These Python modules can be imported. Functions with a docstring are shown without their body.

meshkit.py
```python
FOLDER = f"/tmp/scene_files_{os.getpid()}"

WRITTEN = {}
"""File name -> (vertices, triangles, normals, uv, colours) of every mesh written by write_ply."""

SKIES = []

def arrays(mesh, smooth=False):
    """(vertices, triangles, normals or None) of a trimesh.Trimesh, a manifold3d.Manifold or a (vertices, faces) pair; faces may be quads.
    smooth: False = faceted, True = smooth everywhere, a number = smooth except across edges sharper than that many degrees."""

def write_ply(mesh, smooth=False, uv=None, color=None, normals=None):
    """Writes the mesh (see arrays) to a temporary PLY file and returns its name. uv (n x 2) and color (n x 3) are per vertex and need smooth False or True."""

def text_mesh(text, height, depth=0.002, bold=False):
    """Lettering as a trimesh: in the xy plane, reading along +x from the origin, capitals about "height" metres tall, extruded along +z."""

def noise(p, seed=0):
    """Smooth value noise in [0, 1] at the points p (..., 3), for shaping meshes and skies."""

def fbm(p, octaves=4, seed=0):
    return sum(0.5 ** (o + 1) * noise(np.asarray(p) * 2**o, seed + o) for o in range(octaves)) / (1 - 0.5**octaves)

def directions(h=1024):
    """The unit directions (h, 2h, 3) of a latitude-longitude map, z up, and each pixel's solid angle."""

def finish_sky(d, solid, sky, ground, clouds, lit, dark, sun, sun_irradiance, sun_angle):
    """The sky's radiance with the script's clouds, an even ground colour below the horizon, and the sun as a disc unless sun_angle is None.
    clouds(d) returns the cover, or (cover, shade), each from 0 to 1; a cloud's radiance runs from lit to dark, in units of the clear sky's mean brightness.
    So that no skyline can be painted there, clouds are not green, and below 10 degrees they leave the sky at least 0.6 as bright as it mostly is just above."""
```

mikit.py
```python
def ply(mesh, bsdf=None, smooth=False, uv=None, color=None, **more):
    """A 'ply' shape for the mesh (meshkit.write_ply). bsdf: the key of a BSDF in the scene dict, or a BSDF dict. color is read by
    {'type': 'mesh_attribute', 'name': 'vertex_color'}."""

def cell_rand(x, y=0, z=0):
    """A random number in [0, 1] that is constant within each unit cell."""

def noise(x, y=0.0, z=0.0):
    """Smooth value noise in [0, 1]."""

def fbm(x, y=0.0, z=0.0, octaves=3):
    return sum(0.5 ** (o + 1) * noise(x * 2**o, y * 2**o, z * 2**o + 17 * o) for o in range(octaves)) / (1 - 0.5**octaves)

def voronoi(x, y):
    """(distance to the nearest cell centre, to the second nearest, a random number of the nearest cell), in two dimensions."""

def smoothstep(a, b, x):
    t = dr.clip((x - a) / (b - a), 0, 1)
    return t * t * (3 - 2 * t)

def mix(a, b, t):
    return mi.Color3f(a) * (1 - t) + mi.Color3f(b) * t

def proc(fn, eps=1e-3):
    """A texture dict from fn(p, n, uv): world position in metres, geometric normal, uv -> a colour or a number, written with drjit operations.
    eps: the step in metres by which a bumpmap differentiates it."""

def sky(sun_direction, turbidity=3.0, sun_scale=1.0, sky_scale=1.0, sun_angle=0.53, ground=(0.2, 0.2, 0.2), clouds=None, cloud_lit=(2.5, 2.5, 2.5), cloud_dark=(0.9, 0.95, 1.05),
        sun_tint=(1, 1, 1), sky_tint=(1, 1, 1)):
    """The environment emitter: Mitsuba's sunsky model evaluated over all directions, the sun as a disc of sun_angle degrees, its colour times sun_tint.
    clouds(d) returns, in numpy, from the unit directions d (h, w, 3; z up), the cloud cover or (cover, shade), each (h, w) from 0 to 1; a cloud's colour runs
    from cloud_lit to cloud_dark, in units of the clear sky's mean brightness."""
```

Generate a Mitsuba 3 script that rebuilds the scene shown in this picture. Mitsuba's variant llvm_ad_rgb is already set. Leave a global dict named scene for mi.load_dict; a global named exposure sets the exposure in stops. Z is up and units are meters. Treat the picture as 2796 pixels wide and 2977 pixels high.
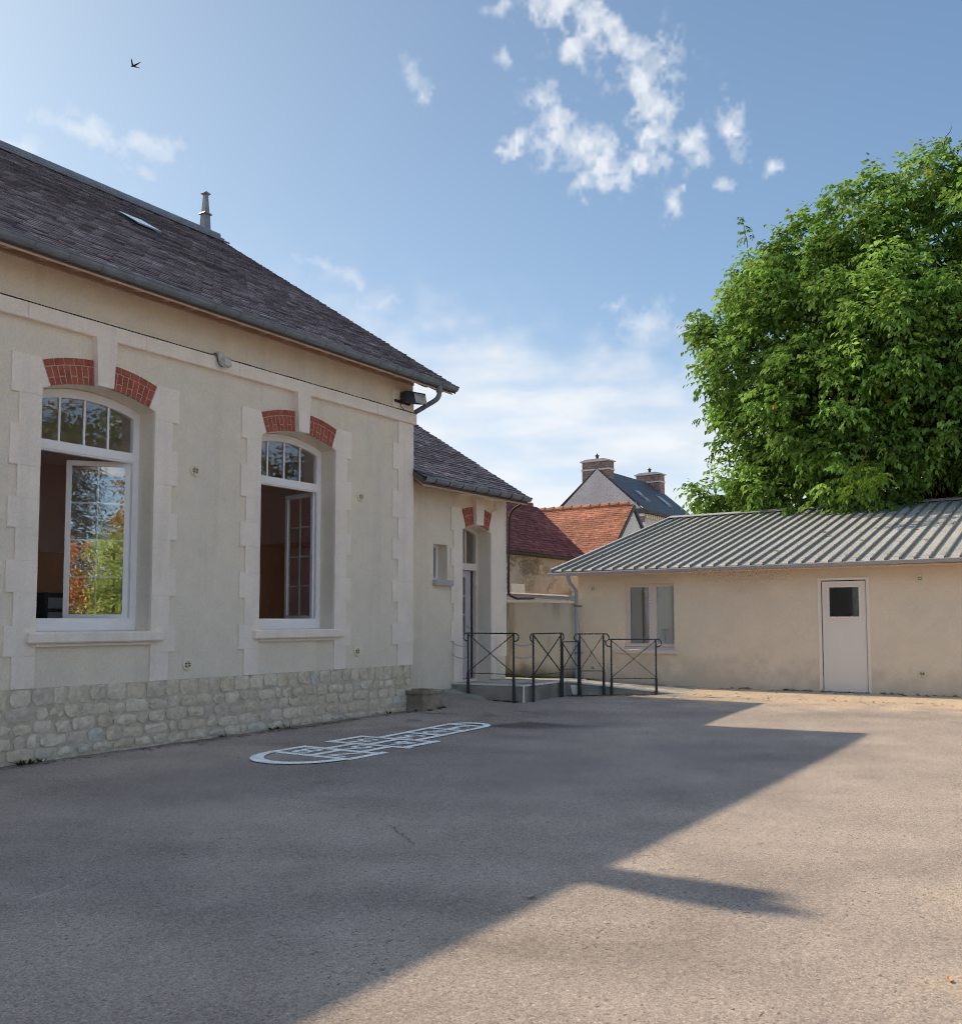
import math, random
import numpy as np
import trimesh
import drjit as dr
import mitsuba as mi
import mikit, meshkit
from mikit import proc, noise, fbm, voronoi, cell_rand, smoothstep, mix
from shapely.geometry import Polygon, box as sbox

T = mi.ScalarTransform4f
scene, labels = {}, {}
RS = np.random.RandomState

# ------------------------------------------------------------------ camera, sky, exposure
# world: x to the right of the yard, y along the facade, z up, metres; the viewer stands at x=0, y=0
EYE = np.array([0.0, 0.0, 1.6])
YAW, PITCH, ROLL = np.radians([33.7806, 3.8219, -0.0748])
_f = np.array([-math.sin(YAW) * math.cos(PITCH), math.cos(YAW) * math.cos(PITCH), math.sin(PITCH)])
_r = np.array([math.cos(YAW), math.sin(YAW), 0.0])
_u = np.cross(_r, _f)
_up = -_r * math.sin(ROLL) + _u * math.cos(ROLL)
scene['camera'] = {'type': 'perspective', 'fov': 53.063, 'fov_axis': 'x', 'near_clip': 0.05, 'far_clip': 3000.0,
                   'principal_point_offset_x': 0.0, 'principal_point_offset_y': -0.04374,
                   'to_world': T().look_at(origin=EYE.tolist(), target=(EYE + _f).tolist(), up=_up.tolist())}

SUN = (-1.0, 0.02, 0.835)
exposure = 2.5


def sky_clouds(d):
    """thin fair-weather clouds: a torn ring high up, small puffs beside it, milky veils low down"""
    az = np.degrees(np.arctan2(-d[..., 0], d[..., 1]))
    el = np.degrees(np.arcsin(np.clip(d[..., 2], -1, 1)))
    q = np.stack([az, el * 1.0, np.zeros_like(az)], -1)
    w1 = meshkit.fbm(q * 0.55 + 11.3, 5, 3) - 0.5
    w2 = meshkit.fbm(q * 0.55 + 41.7, 5, 9) - 0.5
    w3 = meshkit.fbm(q * 2.2 + 3.1, 4, 13) - 0.5
    w4 = meshkit.fbm(q * 2.2 + 23.9, 4, 19) - 0.5
    a, e = az + 2.4 * w1 + 0.5 * w3, el + 2.4 * w2 + 0.5 * w4
    n1 = meshkit.fbm(q * np.array([0.7, 0.9, 1]) + 5.1, 6, 21)
    qw = q + np.stack([w3, w4, 0 * w3], -1) * 1.1
    n2 = meshkit.fbm(qw * np.array([1.2, 1.4, 1]) + 2.2, 5, 33)
    n3 = meshkit.fbm(qw * np.array([3.4, 3.9, 1]) + 9.2, 4, 44)

    def blob(a0, e0, ra, re, rot=0.0):
        c, s = math.cos(math.radians(rot)), math.sin(math.radians(rot))
        x, y = a0 - 0.5 - a, e - e0                      # x to the right in the picture
        u, v = (x * c + y * s) / (1.3 * ra), (-x * s + y * c) / (1.3 * re)
        return np.exp(-(u * u + v * v))

    puff = np.zeros_like(az)
    for b in [(29.6, 33.6, 1.4, 0.9, 0), (27.6, 32.6, 1.5, 0.8, -20), (25.5, 31.8, 1.5, 0.7, -25), (24.1, 30.2, 1.3, 1.1, 0), (23.9, 28.6, 0.9, 1.2, 10),
              (28.6, 31.4, .9, .5, -40), (23.6, 26.7, 0.7, 1.2, 0), (24.3, 25.6, 0.6, 0.9, 60), (30.6, 29.2, 0.8, 1.0, 0), (29.9, 27.7, 1.2, 0.9, -25),
              (28.6, 26.6, 1.4, 0.8, -25), (26.9, 26.3, 1.2, 0.8, -40), (26.0, 24.9, 0.7, 0.9, 70), (31.9, 26.8, 0.7, 0.45, 40), (28.0, 24.7, .8, .4, 30),
              (21.2, 25.9, 0.6, 0.8, -10), (18.9, 26.9, 0.5, 1.1, 10), (22.7, 23.5, 0.6, 0.5, 50), (17.0, 24.7, .35, .3, 0), (19.5, 24.3, .4, .3, 0)]:
        puff = np.maximum(puff, blob(*b))
    det = 0.6 * n2 + 0.4 * n3
    cover = 0.84 * np.clip((puff * 1.10 + 3.0 * (det - 0.50) - 0.20) / 1.05, 0, 1) * np.clip(puff * 6, 0, 1)
    # broken puffs added over the unseen sky, to brighten the fill light
    turn = np.abs((az - 27 + 180) % 360 - 180)
    far = np.clip((np.maximum(turn - 36, el - 38)) / 8, 0, 1)
    gen = meshkit.fbm(d * 6.0 / (0.35 + np.abs(d[..., 2:])) + 4.4, 5, 71)
    cover = np.maximum(cover, far * 0.85 * np.clip((gen - 0.50) / 0.12, 0, 1) * (el > 8))
    small = np.zeros_like(az)
    for b in [(38.2, 30.6, .5, .9, 60), (37.7, 29.6, .4, .4, 0), (33.3, 33.6, .6, .25, 0), (33.0, 31.3, .5, .3, 0), (57.6, 25.6, 2.0, .45, -6), (54.6, 25.9, 2.2, .5, -6), (54.0, 24.4, 1.0, .3, 0),
              (60.5, 24.6, 1.2, .3, 0), (60.0, 23.2, 1.0, .25, 0), (43.0, 20.0, 2.0, 0.4, -22), (40.6, 18.6, 1.2, 0.22, -4), (24.6, 17.0, 1.5, 0.8, 8), (22.2, 16.9, .9, .5, 0), (26.3, 18.2, .4, .25, 0)]:
        small = np.maximum(small, blob(*b))
    cover = np.maximum(cover, 0.55 * np.clip((small * 1.1 + 2.2 * (det - 0.5) - 0.34) / 1.0, 0, 1) * np.clip(small * 6, 0, 1))
    # low veil of thin cloud, thickest towards the skyline
    edge = 16.4 + 0.16 * (az - 36) + 5.0 * (n1 - 0.5)
    veil = 1 / (1 + np.exp((el - edge) / 0.9))
    streak = meshkit.fbm(q * np.array([0.22, 1.1, 1]) + 7.7, 5, 55)
    veil = veil * np.clip(0.46 + 1.5 * (streak - 0.36), 0, 0.92)
    cover = np.maximum(cover, veil)
    return cover, np.clip(0.15 + 0.3 * (n1 - 0.5), 0, 1)


scene['sky'] = mikit.sky(SUN, turbidity=3.4, sun_scale=0.62, sky_scale=0.86, sun_tint=(1.0, 0.985, 0.97), sky_tint=(1.0, 1.0, 0.95), clouds=sky_clouds, cloud_lit=(2.35, 2.4, 2.45), cloud_dark=(1.5, 1.56, 1.66),
                         ground=(0.16, 0.15, 0.13))

# ------------------------------------------------------------------ helpers: meshes
PARTS = {}


def key_for(name):
    k, i = name, 0
    while k in scene or k in PARTS:
        i += 1
        k = f'{name}_{i:03d}'
    return k


def add(name, mesh, mat, smooth=False, label=None, cat=None, group=None, kind=None, color=None, **more):
    k = key_for(name)
    scene[k] = mikit.ply(mesh, mat, smooth=smooth, color=color, **more)
    tag(k, label, cat, group, kind)
    return k


def thing(name, label, cat, group=None, kind=None):
    k = key_for(name)
    PARTS[k] = 1
    tag(k, label, cat, group, kind)
    return k


def tag(k, label=None, cat=None, group=None, kind=None):
    d = {a: b for a, b in (('label', label), ('category', cat), ('group', group), ('kind', kind)) if b}
    if d:
        labels[k] = d


def M(v, f):
    return trimesh.Trimesh(np.asarray(v, float), np.asarray(f, int), process=False)


def cat(ms):
    return trimesh.util.concatenate([m for m in ms if m is not None])


def box(x0, x1, y0, y1, z0, z1, c=0.0):
    """axis-aligned box, its edges cut back by c"""
    if c <= 0:
        b = trimesh.creation.box((x1 - x0, y1 - y0, z1 - z0))
        b.apply_translation(((x0 + x1) / 2, (y0 + y1) / 2, (z0 + z1) / 2))
        return b
    p = []
    lo, hi = np.array([x0, y0, z0]), np.array([x1, y1, z1])
    c = min(c, *(0.45 * (hi - lo)))
    for k in range(3):
        for s in np.ndindex(2, 2, 2):
            q = np.where(np.array(s) == 1, hi - c, lo + c)
            q[k] = hi[k] if s[k] else lo[k]
            p.append(q)
    return trimesh.convex.convex_hull(np.array(p))


def ex(poly, x0, x1):
    """extrude a polygon given in (y, z) from x0 to x1"""
    m = trimesh.creation.extrude_polygon(poly if isinstance(poly, Polygon) else Polygon(poly), x1 - x0, engine='earcut')
    v = m.vertices
    return M(np.stack([v[:, 2] + x0, v[:, 0], v[:, 1]], 1), m.faces)


def ey(poly, y0, y1):
    """extrude a polygon given in (x, z) from y0 to y1"""
    m = trimesh.creation.extrude_polygon(poly if isinstance(poly, Polygon) else Polygon(poly), y1 - y0, engine='earcut')
    v = m.vertices
    return M(np.stack([v[:, 0], y1 - v[:, 2], v[:, 1]], 1), m.faces)


def ez(poly, z0, z1):
    m = trimesh.creation.extrude_polygon(poly if isinstance(poly, Polygon) else Polygon(poly), z1 - z0, engine='earcut')
    m.apply_translation((0, 0, z0))
    return m


def tube(pts, r, sides=8, caps=True):
    p = np.asarray(pts, float)
    r = np.broadcast_to(r, (len(p),)).astype(float)
    t = np.gradient(p, axis=0)
    t /= np.linalg.norm(t, axis=1, keepdims=True) + 1e-12
    a = np.zeros_like(p)
    a0 = np.array([0, 0, 1.0]) if abs(t[0, 2]) < 0.9 else np.array([1.0, 0, 0])
    for i in range(len(p)):
        a0 = a0 - t[i] * (a0 @ t[i])
        a0 /= np.linalg.norm(a0) + 1e-12
        a[i] = a0
    b = np.cross(t, a)
    an = np.arange(sides) * 2 * np.pi / sides
    v = (p[:, None] + r[:, None, None] * (np.cos(an)[None, :, None] * a[:, None] + np.sin(an)[None, :, None] * b[:, None])).reshape(-1, 3)
    f = []
    for i in range(len(p) - 1):
        for j in range(sides):
            q = i * sides + j, i * sides + (j + 1) % sides, (i + 1) * sides + (j + 1) % sides, (i + 1) * sides + j
            f += [(q[0], q[1], q[2]), (q[0], q[2], q[3])]
    if caps:
        n = len(v)
        v = np.vstack([v, p[0], p[-1]])
        for j in range(sides):
            f.append((n, (j + 1) % sides, j))
            f.append((n + 1, (len(p) - 1) * sides + j, (len(p) - 1) * sides + (j + 1) % sides))
    return M(v, f)


def bar(p, q, w, h=None):
    """a straight square bar from p to q"""
    h = h or w
    p, q = np.asarray(p, float), np.asarray(q, float)
    t = q - p
    L = np.linalg.norm(t)
    t /= L
    s = np.cross(t, [0, 0, 1.0] if abs(t[2]) < 0.95 else [0, 1.0, 0])
    s /= np.linalg.norm(s)
    u = np.cross(s, t)
    b = trimesh.creation.box((w, h, L))
    R = np.eye(4)
    R[:3, :3] = np.stack([s, u, t], 1)
    R[:3, 3] = (p + q) / 2
    b.apply_transform(R)
    if np.linalg.det(R[:3, :3]) < 0:
        b.invert()
    return b


def sheet(p, m, n=1):
    """a quad p0..p3 as a grid"""
    p = np.asarray(p, float)
    v, f = [], []
    for i in range(m + 1):
        for j in range(n + 1):
            a, b = i / m, j / n
            v.append((1 - a) * (1 - b) * p[0] + a * (1 - b) * p[1] + a * b * p[2] + (1 - a) * b * p[3])
    for i in range(m):
        for j in range(n):
            k = i * (n + 1) + j
            f += [(k, k + n + 1, k + n + 2), (k, k + n + 2, k + 1)]
    return M(v, f)


def hull(pts):
    return trimesh.convex.convex_hull(np.asarray(pts, float))


# ------------------------------------------------------------------ ground height
def zg(x, y):
    x, y = np.asarray(x, float), np.asarray(y, float)
    z = np.interp(y, [-400, -4, 0, 5.8, 9.5, 12.9, 14.6, 16.0, 17.3, 18.9, 60, 400], [-0.1, -0.02, 0.0, 0.045, 0.07, 0.10, 0.165, 0.192, 0.222, 0.25, 0.32, 0.32])
    z = z + 0.125 * np.exp(-((x + 10.45) / 0.62) ** 2) * np.interp(y, [13.2, 13.9, 17, 19], [0, 1, 1, 0])
    z = z + 0.010 * np.clip(x + 5, 0, 6) / 3 * np.interp(y, [12, 17], [0, 1])
    return z


# ------------------------------------------------------------------ materials
def flat(rgb, rough=0.8, spec=0.3, metal=0.0, **k):
    d = {'type': 'principled', 'base_color': {'type': 'rgb', 'value': list(rgb)}, 'roughness': rough, 'metallic': metal, **k}
    if metal == 0.0:
        d['specular'] = spec
    return {'type': 'twosided', 'bsdf': d}


def textured(fn, rough=0.85, spec=0.25, bump=None, height=0.004, eps=1e-3):
    d = {'type': 'principled', 'base_color': proc(fn), 'roughness': rough, 'specular': spec}
    if bump is not None:
        d = {'type': 'bumpmap', 'arbitrary': proc(bump, eps), 'scale': height, 'bsdf': d}
    return {'type': 'twosided', 'bsdf': d}


def mat(name, d):
    scene['mat_' + name] = d
    return 'mat_' + name


def c3(a):
    return mi.Color3f(*a)


def asphalt(p, n, uv):
    # worn school-yard asphalt: fine stone grain, broad bleached and dusty areas, sandy soil by the far wall and at the right
    g = noise(p.x * 170, p.y * 170)
    g2 = noise(p.x * 75 + 7, p.y * 75)
    b = fbm(p.x * 0.55, p.y * 0.55, 3.0, 4)
    m = fbm(p.x * 2.3 + 20, p.y * 2.3, 1.0, 4)
    st = fbm(p.x * 0.5 + p.y * 0.35, p.y * 1.6 - p.x * 0.9, 5.0, 4)
    v = 0.84 + 0.48 * (g - 0.5) + 0.34 * (g2 - 0.5) + 0.22 * (b - 0.5) + 0.34 * (m - 0.5) + 0.24 * (st - 0.5)
    dots = smoothstep(0.86, 0.94, noise(p.x * 105 + 3, p.y * 105 + 9))
    pits = smoothstep(0.80, 0.92, noise(p.x * 55 + 31, p.y * 55 + 2)) * smoothstep(0.42, 0.7, m)
    c = mix((0.30, 0.262, 0.238), (0.35, 0.305, 0.268), smoothstep(0.35, 0.70, b)) * v
    c = c * (1 + 0.45 * dots) * (1 - 0.5 * pits)
    sand = smoothstep(15.4, 17.4, p.y + 2.2 * (m - 0.5) + 0.5 * (b - 0.5)) * smoothstep(-10, -6.5, p.x)
    sand = dr.maximum(sand, smoothstep(-0.75, 0.05, p.x + 0.16 * (p.y - 4.5) + 1.3 * (m - 0.5)) * smoothstep(7.5, 4.5, p.y))
    c = mix(c, mi.Color3f(0.48, 0.38, 0.27) * (0.75 + 0.5 * g2), sand * (0.45 + 0.5 * m))
    # two old cracks and two soft-edged darker patches
    wob = 0.03 * (g2 - 0.5) + 0.10 * (m - 0.5)
    cr = smoothstep(0.013, 0.003, dr.abs((p.x + 4.475) * 0.61 + (p.y - 5.625) * 0.792 + wob)) * smoothstep(0.42, 0.25, dr.abs((p.x + 4.475) * 0.792 - (p.y - 5.625) * 0.61))
    cr2 = smoothstep(0.014, 0.004, dr.abs((p.x + 5.29) * 0.973 + (p.y - 3.445) * 0.229 + 0.6 * wob)) * smoothstep(0.34, 0.15, dr.abs((p.x + 5.29) * -0.229 + (p.y - 3.445) * 0.973))
    c = c * (1 - 0.55 * cr) * (1 + 0.35 * cr2)
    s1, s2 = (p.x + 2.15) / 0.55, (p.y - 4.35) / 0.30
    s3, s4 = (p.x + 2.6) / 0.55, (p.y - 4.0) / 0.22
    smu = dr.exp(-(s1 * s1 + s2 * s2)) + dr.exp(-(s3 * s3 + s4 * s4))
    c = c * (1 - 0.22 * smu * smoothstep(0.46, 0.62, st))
    # dark damp repairs and worn hollows near the landing
    dx, dy = (p.x + 8.2) / 2.0, (p.y - 12.6) / 1.2
    dark = smoothstep(0.50, 0.66, fbm(p.x * 1.1 + 3, p.y * 2.2, 9.0, 4)) * smoothstep(1.2, 0.5, dx * dx + dy * dy)
    c = c * (1 - 0.5 * dark)
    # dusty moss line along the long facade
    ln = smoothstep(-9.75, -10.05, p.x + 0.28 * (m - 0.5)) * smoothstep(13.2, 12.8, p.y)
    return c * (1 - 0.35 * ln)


def asphalt_bump(p, n, uv):
    return 0.35 * noise(p.x * 170, p.y * 170) + 0.6 * noise(p.x * 75 + 7, p.y * 75) + 1.2 * fbm(p.x * 12, p.y * 12, 0.0, 2)


def stucco_fn(base, warm, scale=1.0):
    def f(p, n, uv):
        q = p.x + p.y
        g = noise(q * 70 * scale, p.z * 70 * scale, (p.x - p.y) * 70)
        b = fbm(q * 0.9, p.z * 0.9, 1.5, 4)
        m = fbm(q * 6, p.z * 6, 4.0, 3)
        c = mix(base, warm, smoothstep(0.40, 0.66, b))
        run = smoothstep(0.50, 0.75, fbm(q * 5.0, p.z * 0.35, 2.0, 3))
        return c * (0.97 + 0.17 * (g - 0.5) + 0.10 * (m - 0.5)) * (1 - 0.06 * run)
    return f


def stucco_bump(p, n, uv):
    q = p.x + p.y
    return noise(q * 80, p.z * 80, (p.x - p.y) * 40) + 0.8 * noise(q * 34, p.z * 34, 3.0)


def trim_fn(p, n, uv):
    q = p.x + p.y
    m = fbm(q * 3.5, p.z * 3.5, 2.0, 4)
    run = fbm(q * 9.0, p.z * 0.7, 5.0, 3)
    return mi.Color3f(0.79, 0.71, 0.635) * (0.88 + 0.16 * m + 0.10 * noise(q * 60, p.z * 60)) * (1 - 0.05 * smoothstep(0.5, 0.75, run))


def stone_fn(a, b):
    def f(p, n, uv):
        q = p.x * 0.6 + p.y
        cell = fbm(q * 2.7, p.z * 3.0, 7.0, 2)
        g = fbm(q * 22, p.z * 22, p.x * 22, 3)
        return mix(a, b, smoothstep(0.35, 0.65, cell)) * (0.68 + 0.60 * g)
    return f


def stone_bump(p, n, uv):
    q = p.x * 0.6 + p.y
    return fbm(q * 30, p.z * 30, p.x * 30, 3)


def brick_fn(p, n, uv):
    q = p.x + p.y
    return mi.Color3f(0.335, 0.098, 0.07) * (0.72 + 0.5 * fbm(q * 22, p.z * 22, 1.0, 3)) * (0.85 + 0.3 * noise(q * 13, p.z * 9, 2))


def mortar_fn(p, n, uv):
    q = p.x * 0.7 + p.y
    return mi.Color3f(0.50, 0.45, 0.365) * (0.72 + 0.55 * fbm(q * 18, p.z * 18, 2.0, 3))


def concrete_fn(p, n, uv):
    m = fbm(p.x * 2.2, p.y * 2.2, p.z * 2.2, 4)
    g = noise(p.x * 60, p.y * 60, p.z * 60)
    return mix((0.17, 0.17, 0.165), (0.36, 0.34, 0.30), smoothstep(0.25, 0.75, m)) * (0.85 + 0.25 * g)


def render_fn(p, n, uv):
    # pinkish cream render of the low building, dirt splashes near the ground, warm staining under the gutter
    b = fbm(p.x * 0.8, p.z * 0.9, 3.0, 4)
    m = fbm(p.x * 5, p.z * 5, 1.0, 3)
    c = mix((0.81, 0.68, 0.535), (0.78, 0.665, 0.53), smoothstep(0.38, 0.64, b)) * (0.88 + 0.10 * m + 0.10 * noise(p.x * 70, p.z * 70, p.y * 70))
    dirt = smoothstep(0.95, 0.25, p.z + 0.7 * (m - 0.5) + 0.8 * (b - 0.5))
    stain = smoothstep(2.1, 2.55, p.z + 0.5 * (b - 0.5))
    return mix(mix(c, mi.Color3f(0.33, 0.29, 0.24), 0.30 * dirt), mi.Color3f(0.55, 0.39, 0.24), 0.35 * stain)


def lowwall_fn(p, n, uv):
    q = p.x + 0.3 * p.y
    run = fbm(q * 3.0, p.z * 0.5, 2.0, 5)
    m = fbm(q * 3, p.z * 3, 8.0, 4)
    c = mix((0.50, 0.47, 0.40), (0.58, 0.53, 0.44), m)
    c = mix(c, mi.Color3f(0.17, 0.135, 0.07), smoothstep(0.50, 0.72, run) * 0.62)
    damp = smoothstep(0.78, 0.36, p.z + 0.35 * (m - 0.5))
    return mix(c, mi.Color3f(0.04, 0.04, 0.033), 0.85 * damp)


def barn_fn(p, n, uv):
    d1, d2, r = voronoi(p.y * 5.5, p.z * 8.5)
    joint = smoothstep(0.02, 0.16, d2 - d1)
    bare = smoothstep(0.46, 0.56, fbm(p.y * 0.9 + 1.3, p.z * 1.1, 6.0, 4) + 0.16 * smoothstep(22.3, 20.2, p.y) - 0.05)
    st = mix((0.38, 0.35, 0.29), (0.60, 0.54, 0.43), r) * (0.62 + 0.38 * joint)
    pl = mi.Color3f(0.46, 0.42, 0.38) * (0.75 + 0.5 * fbm(p.y * 3, p.z * 3, 2.0, 4))
    c = mix(pl, st, bare)
    brick = smoothstep(0.05, 0.0, dr.maximum(dr.abs(p.y - 20.95) - 0.36, dr.abs(p.z - 2.95) - 0.16))
    return mix(c, mi.Color3f(0.16, 0.115, 0.09) * (0.6 + 0.8 * cell_rand(p.y * 9, p.z * 16)), brick * 0.45)


def barn_bump(p, n, uv):
    d1, d2, r = voronoi(p.y * 5.5, p.z * 8.5)
    bare = smoothstep(0.46, 0.56, fbm(p.y * 0.9 + 1.3, p.z * 1.1, 6.0, 4) + 0.16 * smoothstep(22.3, 20.2, p.y) - 0.05)
    return smoothstep(0.0, 0.22, d2 - d1) * bare + 0.25 * noise(p.y * 25, p.z * 25)


def tray_fn(p, n, uv):
    # painted sheet steel, grime in streaks down the slope, lichen near the eave
    b = fbm(p.x * 1.1, p.y * 0.7, 2.0, 4)
    s = fbm(p.x * 9.0, p.y * 0.8, 5.0, 3)
    g = noise(p.x * 45, p.y * 45)
    c = mi.Color3f(0.40, 0.40, 0.385) * (0.72 + 0.34 * b + 0.26 * (s - 0.5) + 0.16 * g)
    lich = smoothstep(0.62, 0.8, fbm(p.x * 14, p.y * 14, 1.0, 3)) * smoothstep(20.6, 18.5, p.y)
    return mix(c, mi.Color3f(0.16, 0.15, 0.115), 0.7 * lich)


def zinc_fn(p, n, uv):
    m = fbm(p.x * 6, p.y * 6, p.z * 6, 3)
    return mi.Color3f(0.17, 0.195, 0.235) * (0.7 + 0.6 * m)


def wood_fn(p, n, uv):
    g = fbm(p.y * 2.5, p.z * 34, p.x * 34, 3)
    return mi.Color3f(0.46, 0.31, 0.225) * (0.75 + 0.5 * g)


def gable_fn(p, n, uv):
    m = fbm(p.x * 0.9, p.z * 0.7, p.y, 4)
    s = fbm(p.x * 2.6, p.z * 0.35, 4.0, 3)
    return mi.Color3f(0.58, 0.54, 0.55) * (0.84 + 0.22 * m + 0.12 * s)


def stack_fn(p, n, uv):
    q = p.x + p.y
    row = dr.floor(p.z / 0.075)
    fx = q / 0.23 + 0.5 * (row - 2 * dr.floor(row / 2))
    j = dr.maximum(smoothstep(0.40, 0.47, dr.abs(fx - dr.floor(fx) - 0.5)), smoothstep(0.36, 0.46, dr.abs(p.z / 0.075 - row - 0.5)))
    c = mi.Color3f(0.26, 0.18, 0.16) * (0.65 + 0.7 * cell_rand(dr.floor(fx), row, 3))
    return mix(c, mi.Color3f(0.24, 0.22, 0.20), j * 0.7)


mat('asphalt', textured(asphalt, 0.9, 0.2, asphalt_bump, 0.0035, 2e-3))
mat('stucco', textured(stucco_fn((0.73, 0.665, 0.57), (0.75, 0.675, 0.56)), 0.92, 0.15, stucco_bump, 0.003, 2e-3))
mat('trim', textured(trim_fn, 0.85, 0.2))
for i, (a, b) in enumerate([((0.60, 0.53, 0.42), (0.66, 0.59, 0.48)), ((0.61, 0.545, 0.45), (0.55, 0.50, 0.42)), ((0.58, 0.50, 0.385), (0.63, 0.55, 0.43)), ((0.60, 0.53, 0.43), (0.68, 0.61, 0.505)),
                            ((0.54, 0.52, 0.48), (0.60, 0.57, 0.52))]):
    mat(f'stone{i}', textured(stone_fn(a, b), 0.9, 0.15, stone_bump, 0.018, 3e-3))
mat('brick', textured(brick_fn, 0.85, 0.2))
mat('joint', flat((0.52, 0.35, 0.29), 0.9))
mat('mortar', textured(mortar_fn, 0.95, 0.1, stone_bump, 0.012, 3e-3))
mat('concrete', textured(concrete_fn, 0.9, 0.2))
mat('render', textured(render_fn, 0.92, 0.15, stucco_bump, 0.003, 2e-3))
mat('lowwall', textured(lowwall_fn, 0.92, 0.15))
mat('barn', textured(barn_fn, 0.92, 0.15, barn_bump, 0.05, 6e-3))
mat('tray', textured(tray_fn, 0.62, 0.3))
mat('zinc', textured(zinc_fn, 0.5, 0.5))
mat('wood', textured(wood_fn, 0.8, 0.2))
mat('gable', textured(gable_fn, 0.92, 0.15))
mat('stack', textured(stack_fn, 0.92, 0.15))
VC = {'type': 'mesh_attribute', 'name': 'vertex_color'}
mat('tile', {'type': 'twosided', 'bsdf': {'type': 'principled', 'base_color': VC, 'roughness': 0.72, 'specular': 0.3}})
mat('leaf', {'type': 'principledthin', 'base_color': VC, 'roughness': 0.33, 'diff_trans': 0.95, 'spec_trans': 0.0, 'eta': 1.45})
mat('dry', {'type': 'twosided', 'bsdf': {'type': 'principled', 'base_color': VC, 'roughness': 0.8, 'specular': 0.2}})
mat('pvc', flat((0.76, 0.75, 0.76), 0.4, 0.5))
mat('cream', flat((0.66, 0.58, 0.53), 0.55, 0.4))
mat('lilac', flat((0.46, 0.42, 0.47), 0.5, 0.4))
mat('doorpaint', flat((0.80, 0.725, 0.66), 0.5, 0.4))
mat('glass', {'type': 'thindielectric', 'int_ior': 1.9, 'ext_ior': 1.0})
mat('thinglass', {'type': 'thindielectric', 'int_ior': 1.4, 'ext_ior': 1.0})
mat('mirrorglass', {'type': 'thindielectric', 'int_ior': 3.2, 'ext_ior': 1.0})
mat('filmglass', {'type': 'thindielectric', 'int_ior': 6.5, 'ext_ior': 1.0})
mat('black', flat((0.018, 0.021, 0.026), 0.45, 0.5))
mat('cable', flat((0.03, 0.03, 0.032), 0.6, 0.4))
mat('iron', flat((0.017, 0.022, 0.028), 0.38, 0.5))
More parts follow.
